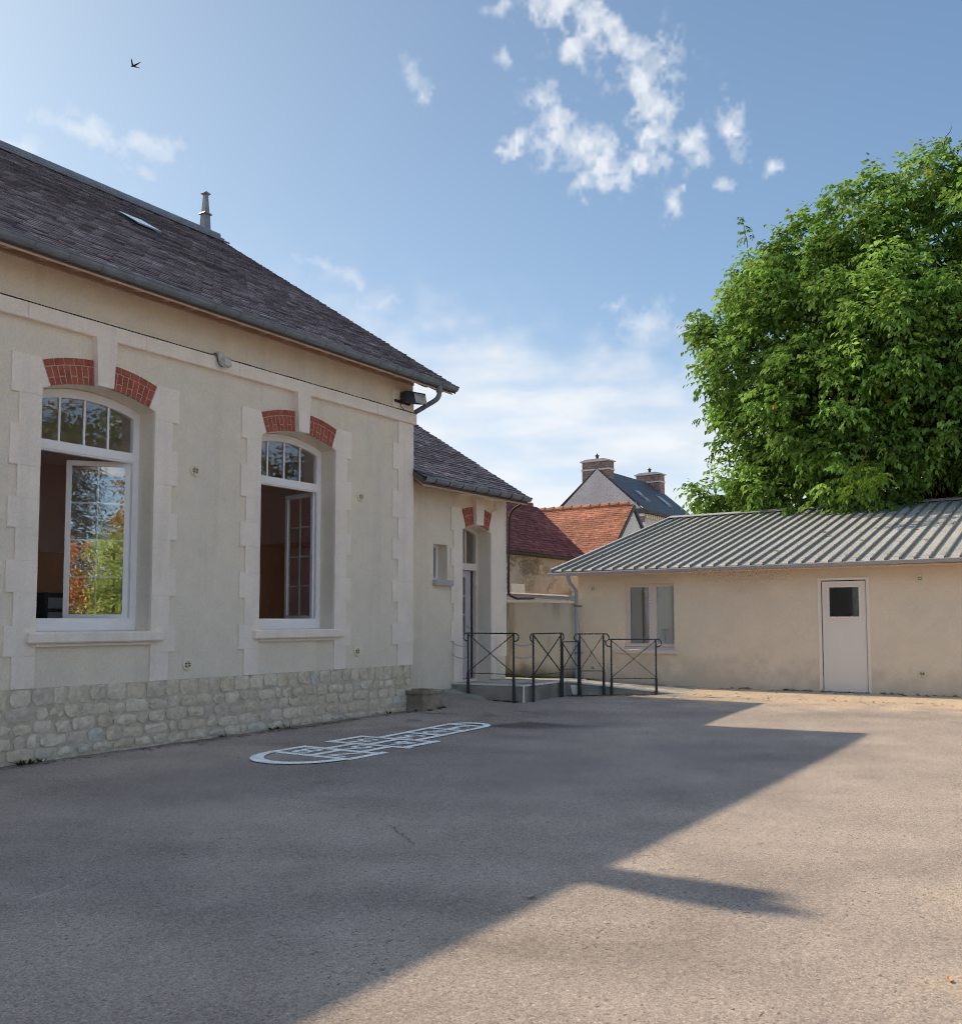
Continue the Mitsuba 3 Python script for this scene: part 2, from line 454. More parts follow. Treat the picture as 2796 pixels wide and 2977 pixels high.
mat('rib', flat((0.14, 0.165, 0.165), 0.5, 0.4))  # dark tone stands in for the shaded sides of the roof ribs
mat('pipe', flat((0.27, 0.32, 0.39), 0.45, 0.5))
mat('guttergrey', flat((0.40, 0.39, 0.41), 0.45, 0.5))
mat('white', flat((0.76, 0.79, 0.78), 0.75, 0.3))
mat('paint', flat((0.60, 0.66, 0.67), 0.8, 0.2))
mat('edging', flat((0.72, 0.70, 0.66), 0.85, 0.2))
mat('darkroom', flat((0.70, 0.56, 0.52), 0.9, 0.1))
mat('darkroof', flat((0.10, 0.085, 0.08), 0.8))
mat('ceiling', flat((0.75, 0.68, 0.62), 0.9, 0.1))
mat('pinewood', flat((0.55, 0.31, 0.18), 0.6, 0.3))
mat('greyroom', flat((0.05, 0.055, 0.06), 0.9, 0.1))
mat('blind', flat((0.42, 0.46, 0.45), 0.85, 0.1))
mat('bark', flat((0.055, 0.042, 0.034), 0.95, 0.1))
mat('fixture', flat((0.50, 0.51, 0.50), 0.5, 0.4))
mat('lens', flat((0.34, 0.36, 0.37), 0.25, 0.6))
mat('vent', flat((0.72, 0.66, 0.50), 0.7, 0.3))
mat('ventdark', flat((0.06, 0.055, 0.05), 0.8, 0.2))
mat('slate', flat((0.055, 0.07, 0.09), 0.55, 0.4))
mat('skylight', flat((0.10, 0.12, 0.14), 0.06, 0.9))
mat('bird', flat((0.012, 0.014, 0.02), 0.6, 0.3))
mat('planter', textured(stone_fn((0.24, 0.195, 0.16), (0.33, 0.275, 0.22)), 0.92, 0.15))
mat('cabinet', flat((0.07, 0.08, 0.09), 0.6, 0.3))
mat('grass', flat((0.055, 0.075, 0.03), 0.9, 0.1))

# ------------------------------------------------------------------ ground
def lin(*spec):
    out = []
    for a, b, s in spec:
        out += list(np.arange(a, b - 1e-6, s))
    return np.array(out + [spec[-1][1]])


gx = lin((-400, -60, 85), (-60, -18, 7), (-18, 6, 0.3), (6, 40, 5.6667), (40, 400, 90))
gy = lin((-400, -50, 87.5), (-50, -4, 4.6), (-4, 20, 0.3), (20, 80, 6), (80, 500, 84))
GX, GY = np.meshgrid(gx, gy, indexing='ij')
gv = np.stack([GX, GY, zg(GX, GY)], -1).reshape(-1, 3)
ni, nj = len(gx), len(gy)
ii, jj = np.meshgrid(np.arange(ni - 1), np.arange(nj - 1), indexing='ij')
k0 = (ii * nj + jj).ravel()
gf = np.vstack([np.stack([k0, k0 + nj, k0 + nj + 1], 1), np.stack([k0, k0 + nj + 1, k0 + 1], 1)])
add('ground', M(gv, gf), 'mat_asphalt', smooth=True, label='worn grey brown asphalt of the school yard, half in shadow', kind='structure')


def drape(m, lift=0.006):
    v = m.vertices.copy()
    v[:, 2] += zg(v[:, 0], v[:, 1]) + lift
    return M(v, m.faces)


# ------------------------------------------------------------------ tiles laid on a slope
def tiles(o, u, v, U, V, tw, th, pal, seed=1, thick=0.016, var=0.25, skip=None, streak=0.35):
    """overlapping flat tiles on the plane o + a*u + b*v; returns mesh, colours"""
    r = RS(seed)
    o, u, v = (np.asarray(a, float) for a in (o, u, v))
    n = np.cross(u, v)
    n /= np.linalg.norm(n)
    rows, cols = int(math.ceil(V / th)), int(math.ceil(U / tw)) + 1
    A, B = np.meshgrid(np.arange(cols), np.arange(rows), indexing='ij')
    a0 = (A - 0.5 * (B % 2)) * tw + r.uniform(-0.006, 0.006, A.shape)
    a1 = np.clip(a0 + tw - 0.005, 0, U)
    a0 = np.clip(a0, 0, U)
    b0 = B * th + r.uniform(-0.009, 0.009, A.shape)
    b1 = np.minimum(b0 + th * 1.55, V + 0.02)
    ok = (a1 - a0 > 0.02)
    if skip is not None:
        ok &= ~skip((a0 + a1) / 2, (b0 + b1) / 2)
    a0, a1, b0, b1, A, B = (x[ok] for x in (a0, a1, b0, b1, A, B))
    lift = thick * 1.5 + r.uniform(-0.004, 0.008, len(a0))
    tilt = r.uniform(-0.004, 0.004, len(a0))
    P = lambda a, b, h: o + a[:, None] * u + b[:, None] * v + h[:, None] * n
    z = np.zeros_like(a0)
    vs = np.stack([P(a0, b0, lift + tilt), P(a1, b0, lift - tilt), P(a1, b1, z + 0.004), P(a0, b1, z + 0.004),
                   P(a0, b0, lift + tilt - thick), P(a1, b0, lift - tilt - thick), P(a1, b1, z - 0.008), P(a0, b1, z - 0.008)], 1)
    f = np.array([[0, 1, 2], [0, 2, 3], [4, 5, 1], [4, 1, 0], [5, 6, 2], [5, 2, 1], [7, 4, 0], [7, 0, 3]])
    F = (f[None] + (np.arange(len(vs)) * 8)[:, None, None]).reshape(-1, 3)
    pal = np.asarray(pal, float)
    w = pal[r.randint(0, len(pal), len(a0))]
    big = meshkit.fbm(np.stack([a0 * 0.6, b0 * 1.3, z + seed], -1), 4, 5)
    rowlight = meshkit.noise(np.stack([a0 * 0.9, B * 1.0, z + 3], -1), 8)
    k = (1 + var * r.normal(0, 1, len(a0)).clip(-2, 2)) * (0.6 + 0.8 * big) * (1 + streak * (rowlight - 0.5) * 2)
    col = np.clip(w * k[:, None], 0.01, 0.9)
    return M(vs.reshape(-1, 3), F), np.repeat(col, 8, 0)


# ================================================================== SCHOOL BUILDING (left)
FX, PROUD = -10.119, 0.03
SB = thing('school_building', 'long cream building at left with dark tiled roof, stone plinth and two arched windows', 'building')


def arc(y0, y1, zs, za, n=18):
    h, s = (y1 - y0) / 2, za - zs
    R = (h * h + s * s) / (2 * s)
    yc, zc = (y0 + y1) / 2, za - R
    a = math.asin(h / R)
    return [(yc + R * math.sin(t), zc + R * math.cos(t)) for t in np.linspace(-a, a, n)], (yc, zc, R)


WIN = [(6.175, 7.700), (9.500, 11.045)]
ZS, ZA, SILL = 4.245, 4.400, 1.485
holes = []
for y0, y1 in WIN:
    top, _ = arc(y0, y1, ZS, ZA)
    holes.append([(y1, SILL - 0.10), (y0, SILL - 0.10)] + top)
wall = Polygon([(-7, 0.86), (12.98, 0.86), (12.98, 5.98), (-7, 5.98)], holes)
add(SB + '__wall', ex(wall, FX - 0.45, FX), 'mat_stucco')
gable = [(-10.57, 0.0), (-10.57, 5.98), (-15.75, 9.42), (-20.9, 5.98), (-20.9, 0.0)]
add(SB + '__wall', ey(gable, 12.55, 12.975), 'mat_stucco')
add(SB + '__wall', ey(gable, -7, -6.6), 'mat_stucco')
add(SB + '__wall', box(-21.3, -20.9, -7, 12.975, 0, 5.98), 'mat_stucco')

# plinth: mortar bed and single stones
PL = add(SB + '__plinth', ex([(-7, -0.3), (12.985, -0.3), (12.985, 0.862), (-7, 0.862)], FX - 0.40, FX + 0.001), 'mat_mortar')
rs = RS(5)


def rough_stone(y0, y1, z0, z1, depth, r, nx=4, nz=3):
    """an uneven block face on the plane x = FX, standing proud by about depth"""
    W, H = y1 - y0, z1 - z0
    g = np.zeros((nx + 1, nz + 1, 3))
    for i in range(nx + 1):
        for j in range(nz + 1):
            a, b = i / nx, j / nz
            e = min(a, 1 - a) * W, min(b, 1 - b) * H
            jy = r.uniform(-0.010, 0.010)
            jz = r.uniform(-0.014, 0.014)
            cy, cz = abs(a - 0.5) * 2, abs(b - 0.5) * 2
            cut = max(0, cy + cz - 1.7) * 0.055
            d = depth * (0.80 + r.uniform(-0.25, 0.3)) - (0.007 if min(e) < 1e-6 else 0)
            g[i, j] = FX + max(d, 0.005), y0 + a * W + jy - np.sign(a - 0.5) * cut, z0 + b * H + jz - np.sign(b - 0.5) * cut * 0.6
    V = list(g.reshape(-1, 3))
    F = []
    idx = lambda i, j: i * (nz + 1) + j
    for i in range(nx):
        for j in range(nz):
            F += [(idx(i, j), idx(i + 1, j), idx(i + 1, j + 1)), (idx(i, j), idx(i + 1, j + 1), idx(i, j + 1))]
    ring = [idx(i, 0) for i in range(nx + 1)] + [idx(nx, j) for j in range(1, nz + 1)] + [idx(i, nz) for i in range(nx - 1, -1, -1)] + [idx(0, j) for j in range(nz - 1, 0, -1)]
    base = len(V)
    for k in ring:
        q = V[k].copy()
        q[0] = FX - 0.06
        V.append(q)
    m = len(ring)
    for k in range(m):
        a, b, c, d = ring[k], ring[(k + 1) % m], base + (k + 1) % m, base + k
        F += [(a, c, b), (a, d, c)]
    return M(V, F)


courses = [(0.672, 0.858), (0.515, 0.652), (0.365, 0.495), (0.205, 0.345), (0.085, 0.19), (-0.05, 0.07)]
for ci, (z0, z1) in enumerate(courses):
    y = 4.6 + rs.uniform(0, 0.25)
    while y < 12.93:
        w = rs.uniform(0.15, 0.27) if ci == 0 else rs.uniform(0.15, 0.34)
        if ci and rs.rand() < 0.2:
            w *= 0.6
        y1 = min(y + w, 12.985)
        if y1 - y > 0.09:
            h0, h1 = z0 + rs.uniform(-0.012, 0.02), z1 - (0 if ci == 0 else rs.uniform(-0.01, 0.03))
            kind = rs.choice([0, 1, 2, 3, 4], p=[0.3, 0.2, 0.17, 0.25, 0.08])
            add(PL + '__stone', rough_stone(y, y1, h0, h1, rs.uniform(0.014, 0.030), rs), f'mat_stone{kind}', smooth=24)
        y = y1 + (rs.uniform(0.018, 0.034) if ci == 0 else rs.uniform(0.02, 0.045))

# quoins round the windows and at the corner
LEVELS = [(0.862, 1.222, 0), (1.222, 1.556, 1), (1.556, 1.926, 0), (1.926, 2.275, 1), (2.275, 2.638, 0), (2.638, 2.976, 1), (2.976, 3.336, 0), (3.336, 3.786, 1), (3.786, 4.150, 0)]


def block(name, poly, x0, x1, m='mat_trim'):
    return add(name, ex(poly, x0, x1), m)


def window_surround(bld, fx, y0, y1, zs, za, levels, wide, narrow, top, keyw, keytop, brick_n, header, left=True, right=True, rb=0.305):
    top_arc, (yc, zc, R) = arc(y0, y1, zs, za)
    pa, pb = fx - 0.02, fx + PROUD
    for z0, z1, w in levels:
        o = wide if w else narrow
        if left:
            block(bld + '__quoin', [(y0 - o, z0), (y0, z0), (y0, z1 - 0.0015), (y0 - o, z1 - 0.0015)], pa, pb + (0.0 if w else -0.002))
        if right:
            block(bld + '__quoin', [(y1, z0), (y1 + o, z0), (y1 + o, z1 - 0.0015), (y1, z1 - 0.0015)], pa, pb + (0.0 if w else -0.002))
    h = (y1 - y0) / 2
    t0 = math.asin((h - 0.09) / R)                       # where the brick arch starts
    pt = lambda t, r: (yc + r * math.sin(t), zc + r * math.cos(t))
    zq = levels[-1][1]
    for s in (-1, 1):
        if (s < 0 and not left) or (s > 0 and not right):
            continue
        ye = y0 if s < 0 else y1
        p = [(ye + s * wide, zq), (ye + s * wide, top), (pt(s * (t0 + 0.002), R + rb)[0], top), pt(s * (t0 + 0.002), R + rb), pt(s * t0, R), pt(s * (t0 + math.asin(h / R)) / 2, R), (ye, zs), (ye, zq)]
        block(bld + '__springer', Polygon(p).buffer(0), pa, pb + 0.001)
    # keystone
    kb = math.asin(keyw / 2 / R)
    zb = zc + R * math.cos(kb)
    block(bld + '__keystone', [(yc - keyw / 2, zb - 0.004), (yc + keyw / 2, zb - 0.004), (yc + keyw / 2 * 1.34, keytop), (yc - keyw / 2 * 1.34, keytop)], fx - 0.12, fx + 0.105)
    for s in (-1, 1):
        # mortar bed of the arch, then single bricks
        a0, a1 = kb + 0.004, t0 - 0.003
        bed = [pt(s * t, R + 0.002) for t in np.linspace(a0, a1, 8)] + [pt(s * t, R + rb - 0.003) for t in np.linspace(a1, a0, 8)]
        add(bld + '__brick_arch', ex(Polygon(bed).buffer(0), fx - 0.275, fx + 0.028), 'mat_joint')
        g = 0.0062 / R
        rm = R + (rb - 0.085 if header else rb)
        step = (a1 - a0) / brick_n
        for k in range(brick_n):
            b0, b1 = a0 + k * step + g, a0 + (k + 1) * step - g
            cuts = [R, rm] if k % 2 == 0 and brick_n > 4 else [R, R + (rm - R) * (0.42 if header else 0.55), rm]
            for r0, r1 in zip(cuts[:-1], cuts[1:]):
                q = [pt(s * b0, r0 + (0.002 if r0 == R else 0.006)), pt(s * b1, r0 + (0.002 if r0 == R else 0.006)), pt(s * b1, r1 - 0.006), pt(s * b0, r1 - 0.006)]
                add(bld + '__brick', ex(Polygon(q).buffer(0), fx - 0.27, fx + 0.032), 'mat_brick')
        if header:
            nh = 5
            step = (a1 - a0) / nh
            for k in range(nh):
                b0, b1 = a0 + k * step + g, a0 + (k + 1) * step - g
                q = [pt(s * b0, rm + 0.006), pt(s * b1, rm + 0.006), pt(s * b1, R + rb - 0.004), pt(s * b0, R + rb - 0.004)]
                add(bld + '__brick', ex(Polygon(q).buffer(0), fx - 0.02, fx + 0.036), 'mat_brick')


for y0, y1 in WIN:
    window_surround(SB, FX, y0, y1, ZS, ZA, LEVELS, 0.365, 0.268, 4.584, 0.21, 4.982, 8, True)
for z0, z1, w in LEVELS + [(4.150, 4.590, 1), (4.590, 4.980, 0)]:
    block(SB + '__quoin', [(12.45 if w else 12.595, z0), (13.003, z0), (13.003, z1 - 0.0015), (12.45 if w else 12.595, z1 - 0.0015)], FX - 0.25, FX + PROUD + (0 if w else -0.002))
# string course in lengths, box and pilaster above it at the corner
ys = [-7.0, -4.9, -2.8, -0.7, 1.2, 2.9, 4.45, 5.96, 7.52, 9.05, 10.55, 12.0, 13.045]
for a, b in zip(ys[:-1], ys[1:]):
    add(SB + '__string_course', box(FX - 0.05, FX + 0.068, a + 0.0015, b - 0.0015, 4.982, 5.165, 0.006), 'mat_trim')
add(SB + '__pilaster', box(FX - 0.06, FX + 0.036, 12.432, 13.0, 5.167, 5.50, 0.006), 'mat_trim')
add(SB + '__pilaster', box(FX - 0.06, FX + 0.018, 12.567, 12.996, 5.50, 5.98), 'mat_stucco')
# sills
for y0, y1 in WIN:
    s = add(SB + '__sill', box(FX - 0.30, FX + 0.115, y0 - 0.122, y1 + 0.152, 1.355, 1.483, 0.018), 'mat_trim')
    add(s + '__moulding', box(FX - 0.02, FX + 0.06, y0 - 0.008, y1 + 0.008, 1.316, 1.353, 0.008), 'mat_trim')

# ------------------------------------------------------------------ windows of the school
FRX = -10.40      # outer face of the joinery


def leaf_mesh(w, z0, z1, st=0.062, d=0.055):
    """casement frame lying along +y from 0 to w, thickness along x"""
    p = Polygon([(0, z0), (w, z0), (w, z1), (0, z1)], [[(st, z0 + st), (st, z1 - st), (w - st, z1 - st), (w - st, z0 + st)]])
    return ex(p, -d / 2, d / 2)


def rot_place(m, hinge, ang, flip=False):
    """leaf built along +y: mirrored when it hangs on the far jamb, swung into the room by ang, put on its hinge"""
    v = m.vertices.copy()
    f = m.faces
    if flip:
        v[:, 1] *= -1
        f = f[:, ::-1]
    s = -1 if flip else 1
    c, sn = math.cos(ang), math.sin(ang)
    x = v[:, 0] * c - s * v[:, 1] * sn
    y = s * v[:, 0] * sn + v[:, 1] * c
    return M(np.stack([x + hinge[0], y + hinge[1], v[:, 2]], 1), f)


def school_window(y0, y1, ang_far, film):
    W = SB + '__window'
    zt0, zt1, zb = 3.600, 3.740, 1.640
    f = 0.088
    top_o, _ = arc(y0 - 0.02, y1 + 0.02, ZS - 0.01, ZA - 0.01)
    top_i, _ = arc(y0 + f, y1 - f, ZS - 0.075, ZA - 0.118)
    outer = [(y1 + 0.02, SILL - 0.1), (y0 - 0.02, SILL - 0.1)] + top_o
    hole1 = [(y1 - f, zt1 - 0.01), (y0 + f, zt1 - 0.01)] + top_i
    hole2 = [(y0 + f, zb), (y1 - f, zb), (y1 - f, zt0), (y0 + f, zt0)]
    k = add(W, ex(Polygon(outer, [hole1, hole2]), FRX - 0.07, FRX), 'mat_pvc')
    add(k + '__transom', box(FRX - 0.06, FRX + 0.014, y0 + f - 0.03, y1 - f + 0.03, zt0 + 0.016, zt1 - 0.016, 0.006), 'mat_pvc')
    add(k + '__bottom_rail', box(FRX - 0.06, FRX + 0.02, y0 + 0.002, y1 - 0.002, 1.487, 1.585, 0.008), 'mat_pvc')
    gl = [(y1 - f + .01, zt1 - 0.02), (y0 + f - .01, zt1 - 0.02)] + arc(y0 + f - .01, y1 - f + .01, ZS - 0.068, ZA - 0.11)[0]
    pm = trimesh.creation.extrude_polygon(Polygon(gl), 0.001, engine='earcut')
    keep = pm.triangles_center[:, 2] > 0.0009
    v = pm.vertices
    add(k + '__pane', M(np.stack([v[:, 2] * 0 + FRX - 0.03, v[:, 0], v[:, 1]], 1), pm.faces[keep]), 'mat_glass')
    for i in (1, 2, 3):
        yy = y0 + f + (y1 - y0 - 2 * f) * i / 4 - 0.012 + 0.008 * (2 - i)
        add(k + '__glazing_bar', box(FRX - 0.026, FRX - 0.012, yy - 0.012, yy + 0.012, zt1 - 0.02, ZA - 0.12 - 0.006 * abs(i - 2) * 4), 'mat_pvc')
    lw, z0, z1 = (y1 - y0) / 2 - f + 0.075, zb - 0.012, zt0 + 0.012
    hinge_far, hinge_near = (FRX - 0.055, y1 - f + 0.008), (FRX - 0.055, y0 + f - 0.008)
    for hinge, ang, flip in ((hinge_far, ang_far, True), (hinge_near, math.radians(96), False)):
        add(k + '__casement', rot_place(leaf_mesh(lw, z0, z1), hinge, ang, flip), 'mat_pvc')
        st = 0.062
        zz = np.linspace(z0 + st, z1 - st, 5)
        yy = (st, lw / 2, lw - st)
        bars = [box(-0.007, 0.007, lw / 2 - 0.010, lw / 2 + 0.010, z0 + st, z1 - st)]
        bars += [box(-0.007, 0.007, st, lw - st, z - 0.010, z + 0.010) for z in zz[1:4]]
        add(k + '__glazing_bars', rot_place(cat(bars), hinge, ang, flip), 'mat_pvc')
        for a in range(2):
            for b in range(4):
                q = sheet([(0.009, yy[a], zz[b]), (0.009, yy[a + 1], zz[b]), (0.009, yy[a + 1], zz[b + 1]), (0.009, yy[a], zz[b + 1])], 1)
                g = 'mat_glass' if not (film and flip) else 'mat_filmglass' if b < 2 else 'mat_mirrorglass'
                add(k + '__pane', rot_place(q, hinge, ang, flip), g)


school_window(*WIN[0], math.radians(39), True)
school_window(*WIN[1], math.radians(101), False)
# the classroom behind
IN = add(SB + '__room', cat([box(-16.2, -16.1, 3.0, 12.5, 0.9, 4.5), box(-16.1, -10.58, 12.42, 12.5, 0.9, 4.5), box(-16.1, -10.58, 3.0, 3.1, 0.9, 4.5), box(-16.1, -10.58, 3.1, 12.42, 0.8, 0.9)]), 'mat_darkroom')
add(IN + '__ceiling', box(-16.1, -10.58, 3.1, 12.42, 4.45, 4.55), 'mat_ceiling')
add(IN + '__wood_rail', cat([box(-16.09, -16.05, 3.2, 12.4, 2.55, 2.72), box(-16.0, -10.6, 12.36, 12.415, 2.9, 3.0)]), 'mat_pinewood')
add(IN + '__beam', box(-13.4, -13.15, 3.1, 12.42, 4.15, 4.45), 'mat_ceiling')
# inner face of the facade, darker plaster
CB = thing('drawer_cabinet', 'dark cabinet with pale stacked drawers seen through the left open window', 'cabinet')
add(CB + '__body', box(-12.75, -12.25, 7.62, 8.25, 0.9, 2.0, 0.01), 'mat_cabinet')
for i in range(5):
    add(CB + '__drawer', box(-12.247, -12.235, 7.66, 8.21, 0.98 + i * 0.20, 1.13 + i * 0.20, 0.004), 'mat_blind')
add('wood_panel', box(-13.2, -13.12, 7.95, 8.75, 0.9, 2.62), 'mat_pinewood', label='orange brown wooden board standing behind the drawer cabinet', cat='board')
add('wardrobe', cat([box(-13.1, -12.5, 12.0, 12.36, 0.9, 2.9)]), 'mat_pinewood', label='brown wooden cupboard seen through the second open window', cat='cupboard')

# ------------------------------------------------------------------ roof of the school
RX, RZ, EXX, EZ = -15.75, 9.72, -9.62, 5.72     # ridge, eave
SL = (RZ - EZ) / (EXX - RX)
vlen = math.hypot(EXX - RX, RZ - EZ)
vdir = np.array([RX - EXX, 0, RZ - EZ]) / vlen
slab = [(EXX, EZ - 0.03), (RX, RZ - 0.03), (2 * RX - EXX, EZ - 0.03), (2 * RX - EXX, EZ - 0.15), (RX, RZ - 0.16), (EXX, EZ - 0.15)]
RF = add(SB + '__roof', ey(slab, -7.5, 13.5), 'mat_darkroof')
pal_dark = [(0.142, 0.128, 0.155), (0.155, 0.139, 0.165), (0.134, 0.122, 0.15), (0.168, 0.15, 0.175), (0.126, 0.118, 0.146), (0.20, 0.185, 0.21)]
m, c = tiles((EXX + 0.03, -7.5, EZ - 0.03), (0, 1, 0), vdir, 21.03, vlen + 0.02, 0.17, 0.118, pal_dark, 3, var=0.11, streak=0.36)
add(RF + '__tiles', m, 'mat_tile', color=c, kind='stuff')
# zinc ridge
add(RF + '__ridge', cat([tube([(RX, -7.5, RZ + 0.05), (RX, 13.52, RZ + 0.05)], 0.075, 10),
                         M([(RX + 0.02, -7.5, RZ + 0.05), (RX + 0.34, -7.5, RZ - 0.34 * SL + 0.05), (RX + 0.34, 13.52, RZ - 0.34 * SL + 0.05), (RX + 0.02, 13.52, RZ + 0.05)], [(0, 1, 2), (0, 2, 3)]),
                         tube([(RX + 0.34, -7.5, RZ - 0.34 * SL + 0.055), (RX + 0.34, 13.52, RZ - 0.34 * SL + 0.055)], 0.02, 6),
                         tube([(RX + 0.17, -7.5, RZ - 0.17 * SL + 0.062), (RX + 0.17, 13.52, RZ - 0.17 * SL + 0.062)], 0.022, 6)]), 'mat_zinc')
# verge strip at the gable end
add(RF + '__verge', ey([(EXX + 0.04, EZ - 0.02), (RX, RZ + 0.01), (RX, RZ - 0.17), (EXX + 0.04, EZ - 0.17)], 13.502, 13.53), 'mat_darkroof')
# ventilation stack at the ridge end


def frustum(cx, cy, z0, z1, a, b):
    return hull([(cx + s * a, cy + t * a, z0) for s in (-1, 1) for t in (-1, 1)] + [(cx + s * b, cy + t * b, z1) for s in (-1, 1) for t in (-1, 1)])


vx, vy = RX - 0.05, 13.2
add(RF + '__vent_stack', cat([frustum(vx, vy, 9.55, 10.15, 0.095, 0.068), frustum(vx, vy, 10.15, 10.19, 0.105, 0.08), frustum(vx, vy, 10.19, 10.57, 0.06, 0.038),
                              frustum(vx, vy, 10.57, 10.60, 0.042, 0.08), frustum(vx, vy, 10.60, 10.66, 0.08, 0.02)]), 'mat_zinc')
# roof window, a little open
pr = lambda x, dz: EZ + (EXX - x) * SL + dz
add(RF + '__skylight', hull([(x, y, pr(x, d)) for x in (-13.05, -13.62) for y in (9.52, 10.02) for d in (-0.05, 0.05)]), 'mat_black')
add(RF + '__skylight_pane', hull([(-13.05, 9.54, pr(-13.05, .10)), (-13.05, 10.0, pr(-13.05, .10)), (-13.6, 9.54, pr(-13.6, .07)), (-13.6, 10.0, pr(-13.6, .07)),
                                  (-13.05, 9.54, pr(-13.05, .075)), (-13.05, 10.0, pr(-13.05, .075)), (-13.6, 9.54, pr(-13.6, .06)), (-13.6, 10.0, pr(-13.6, .06))]), 'mat_skylight')
# chimney beyond the left edge of the picture, whose shadow falls into the yard
CH = add(SB + '__chimney', cat([box(-16.0, -15.52, 5.46, 5.88, 9.0, 11.62), box(-16.05, -15.47, 5.42, 5.92, 11.50, 11.58, 0.01), box(-15.9, -15.62, 5.50, 5.68, 11.6, 11.86)]), 'mat_stack')


def half_round(y0, y1, x, z, r=0.075, t=0.006, n=9, tilt=0.0):
    a = np.linspace(math.pi, 2 * math.pi, n)
    o = [(x + r * math.cos(t_), z + r * math.sin(t_)) for t_ in a]
    i = [(x + (r - t) * math.cos(t_), z + (r - t) * math.sin(t_)) for t_ in a[::-1]]
    m = ey(Polygon(o + i), y0, y1)
    bead = tube([(x + r, y0, z + 0.004), (x + r, y1, z + 0.004)], 0.011, 8)
    return cat([m, bead])


GX0, GZ0 = -9.60, 5.665
GU = add(SB + '__gutter', cat([half_round(-7.4, 13.56, GX0, GZ0), ey([(GX0 + 0.075 * math.cos(t), GZ0 + 0.075 * math.sin(t)) for t in np.linspace(math.pi, 2 * math.pi, 9)], 13.553, 13.56)]), 'mat_zinc', smooth=40)
for y in np.arange(1.2, 13.5, 0.41):
    a = np.linspace(math.pi * 0.98, 2 * math.pi + 0.25, 12)
    add(GU + '__bracket', cat([tube([(GX0 + 0.081 * math.cos(t), y, GZ0 + 0.081 * math.sin(t)) for t in a], 0.005, 6)]), 'mat_zinc')
# eave woodwork
SO = add(SB + '__eave', cat([ex([(-7, 5.66), (12.99, 5.66), (12.99, 5.93), (-7, 5.93)], FX - 0.02, FX + 0.045)]), 'mat_wood')
for y in np.arange(1.0, 13.4, 0.41):
    add(SB + '__rafter_end', ey([(FX - 0.1, 5.90), (FX + 0.40, 5.62), (FX + 0.44, 5.60), (FX + 0.42, 5.565), (FX + 0.34, 5.575), (FX - 0.1, 5.80)], y - 0.035, y + 0.035), 'mat_wood')
add(SB + '__soffit', hull([(FX, y, 5.93) for y in (-7.4, 13.49)] + [(EXX, y, EZ - 0.16) for y in (-7.4, 13.49)] + [(FX, y, 5.905) for y in (-7.4, 13.49)] + [(EXX, y, EZ - 0.185) for y in (-7.4, 13.49)]), 'mat_wood')


def smooth_path(pts, n=8):
    """polyline with its corners rounded"""
    p = np.asarray(pts, float)
    out = [p[0]]
    for i in range(1, len(p) - 1):
        a, b, c = p[i - 1], p[i], p[i + 1]
        ra = min(0.12, np.linalg.norm(a - b) * 0.45)
        rc = min(0.12, np.linalg.norm(c - b) * 0.45)
        s, e = b + (a - b) / np.linalg.norm(a - b) * ra, b + (c - b) / np.linalg.norm(c - b) * rc
        for t in np.linspace(0, 1, n):
            out.append((1 - t) ** 2 * s + 2 * t * (1 - t) * b + t * t * e)
    out.append(p[-1])
    return np.array(out)


DP = add(SB + '__downpipe', tube(smooth_path([(-9.60, 13.08, 5.60), (-9.60, 13.08, 5.40), (-10.24, 13.06, 5.16), (-10.25, 13.06, 4.9), (-10.25, 13.06, 3.86)]), 0.042, 12), 'mat_zinc', smooth=60)
add(DP + '__collar', tube([(-9.60, 13.08, 5.62), (-9.60, 13.08, 5.50)], 0.055, 12), 'mat_zinc')


def vent(parent, pos, axis, r=0.062):
    """round ventilation rosette on a wall whose outward side is axis ('x' or 'y-')"""
    an = np.linspace(0, 2 * np.pi, 21)
    ring, slots = [], []
    P = (lambda a, b, d: (pos[0] + d, pos[1] + a, pos[2] + b)) if axis == 'x' else (lambda a, b, d: (pos[0] + a, pos[1] - d, pos[2] + b))
    ring = tube([P(r * math.cos(t), r * math.sin(t), 0.006) for t in an], 0.017, 8, caps=False)
    disc = tube([P(0, 0, -0.01), P(0, 0, 0.012)], r * 0.95, 20)
    k = add(parent + '__vent', ring, 'mat_vent', smooth=60)
    add(k + '__grille', disc, 'mat_ventdark')
    bars = [tube([P(-0.7 * r, h, 0.014), P(0.7 * r, h, 0.014)], 0.006, 5) for h in (-0.5 * r, 0, 0.5 * r)] + [tube([P(0, -0.8 * r, 0.015), P(0, 0.8 * r, 0.015)], 0.006, 5)]
    add(k + '__bars', cat(bars), 'mat_vent')


for y, z in ((8.29, 1.04), (8.356, 3.58), (11.66, 3.587), (11.60, 1.122)):
    vent(SB, (FX + 0.002, y, z), 'x')

# things hung on the facade
FLO = thing('floodlight', 'black halogen floodlight with glass front at the corner under the eave', 'floodlight')
c0 = np.array([-9.93, 12.80, 5.40])
add(FLO + '__housing', hull([(-10.06, 12.60, 5.30), (-10.06, 12.60, 5.46), (-10.06, 12.90, 5.32), (-10.06, 12.90, 5.48), (-9.93, 12.58, 5.28), (-9.93, 12.58, 5.475), (-9.93, 12.94, 5.30), (-9.93, 12.94, 5.51),
                             (-9.80, 12.66, 5.27), (-9.80, 13.0, 5.29), (-9.84, 12.66, 5.46), (-9.84, 13.0, 5.49)]), 'mat_black', smooth=25)
add(FLO + '__glass_front', hull([(-9.795, 12.68, 5.272), (-9.795, 12.99, 5.292), (-9.835, 12.68, 5.445), (-9.835, 12.99, 5.47), (-9.775, 12.835, 5.36)]), 'mat_lens')
add(FLO + '__bracket', cat([box(-10.085, -10.05, 12.46, 12.86, 5.28, 5.325, 0.006), bar((-10.07, 12.70, 5.30), (-9.95, 12.75, 5.33), 0.03)]), 'mat_black')
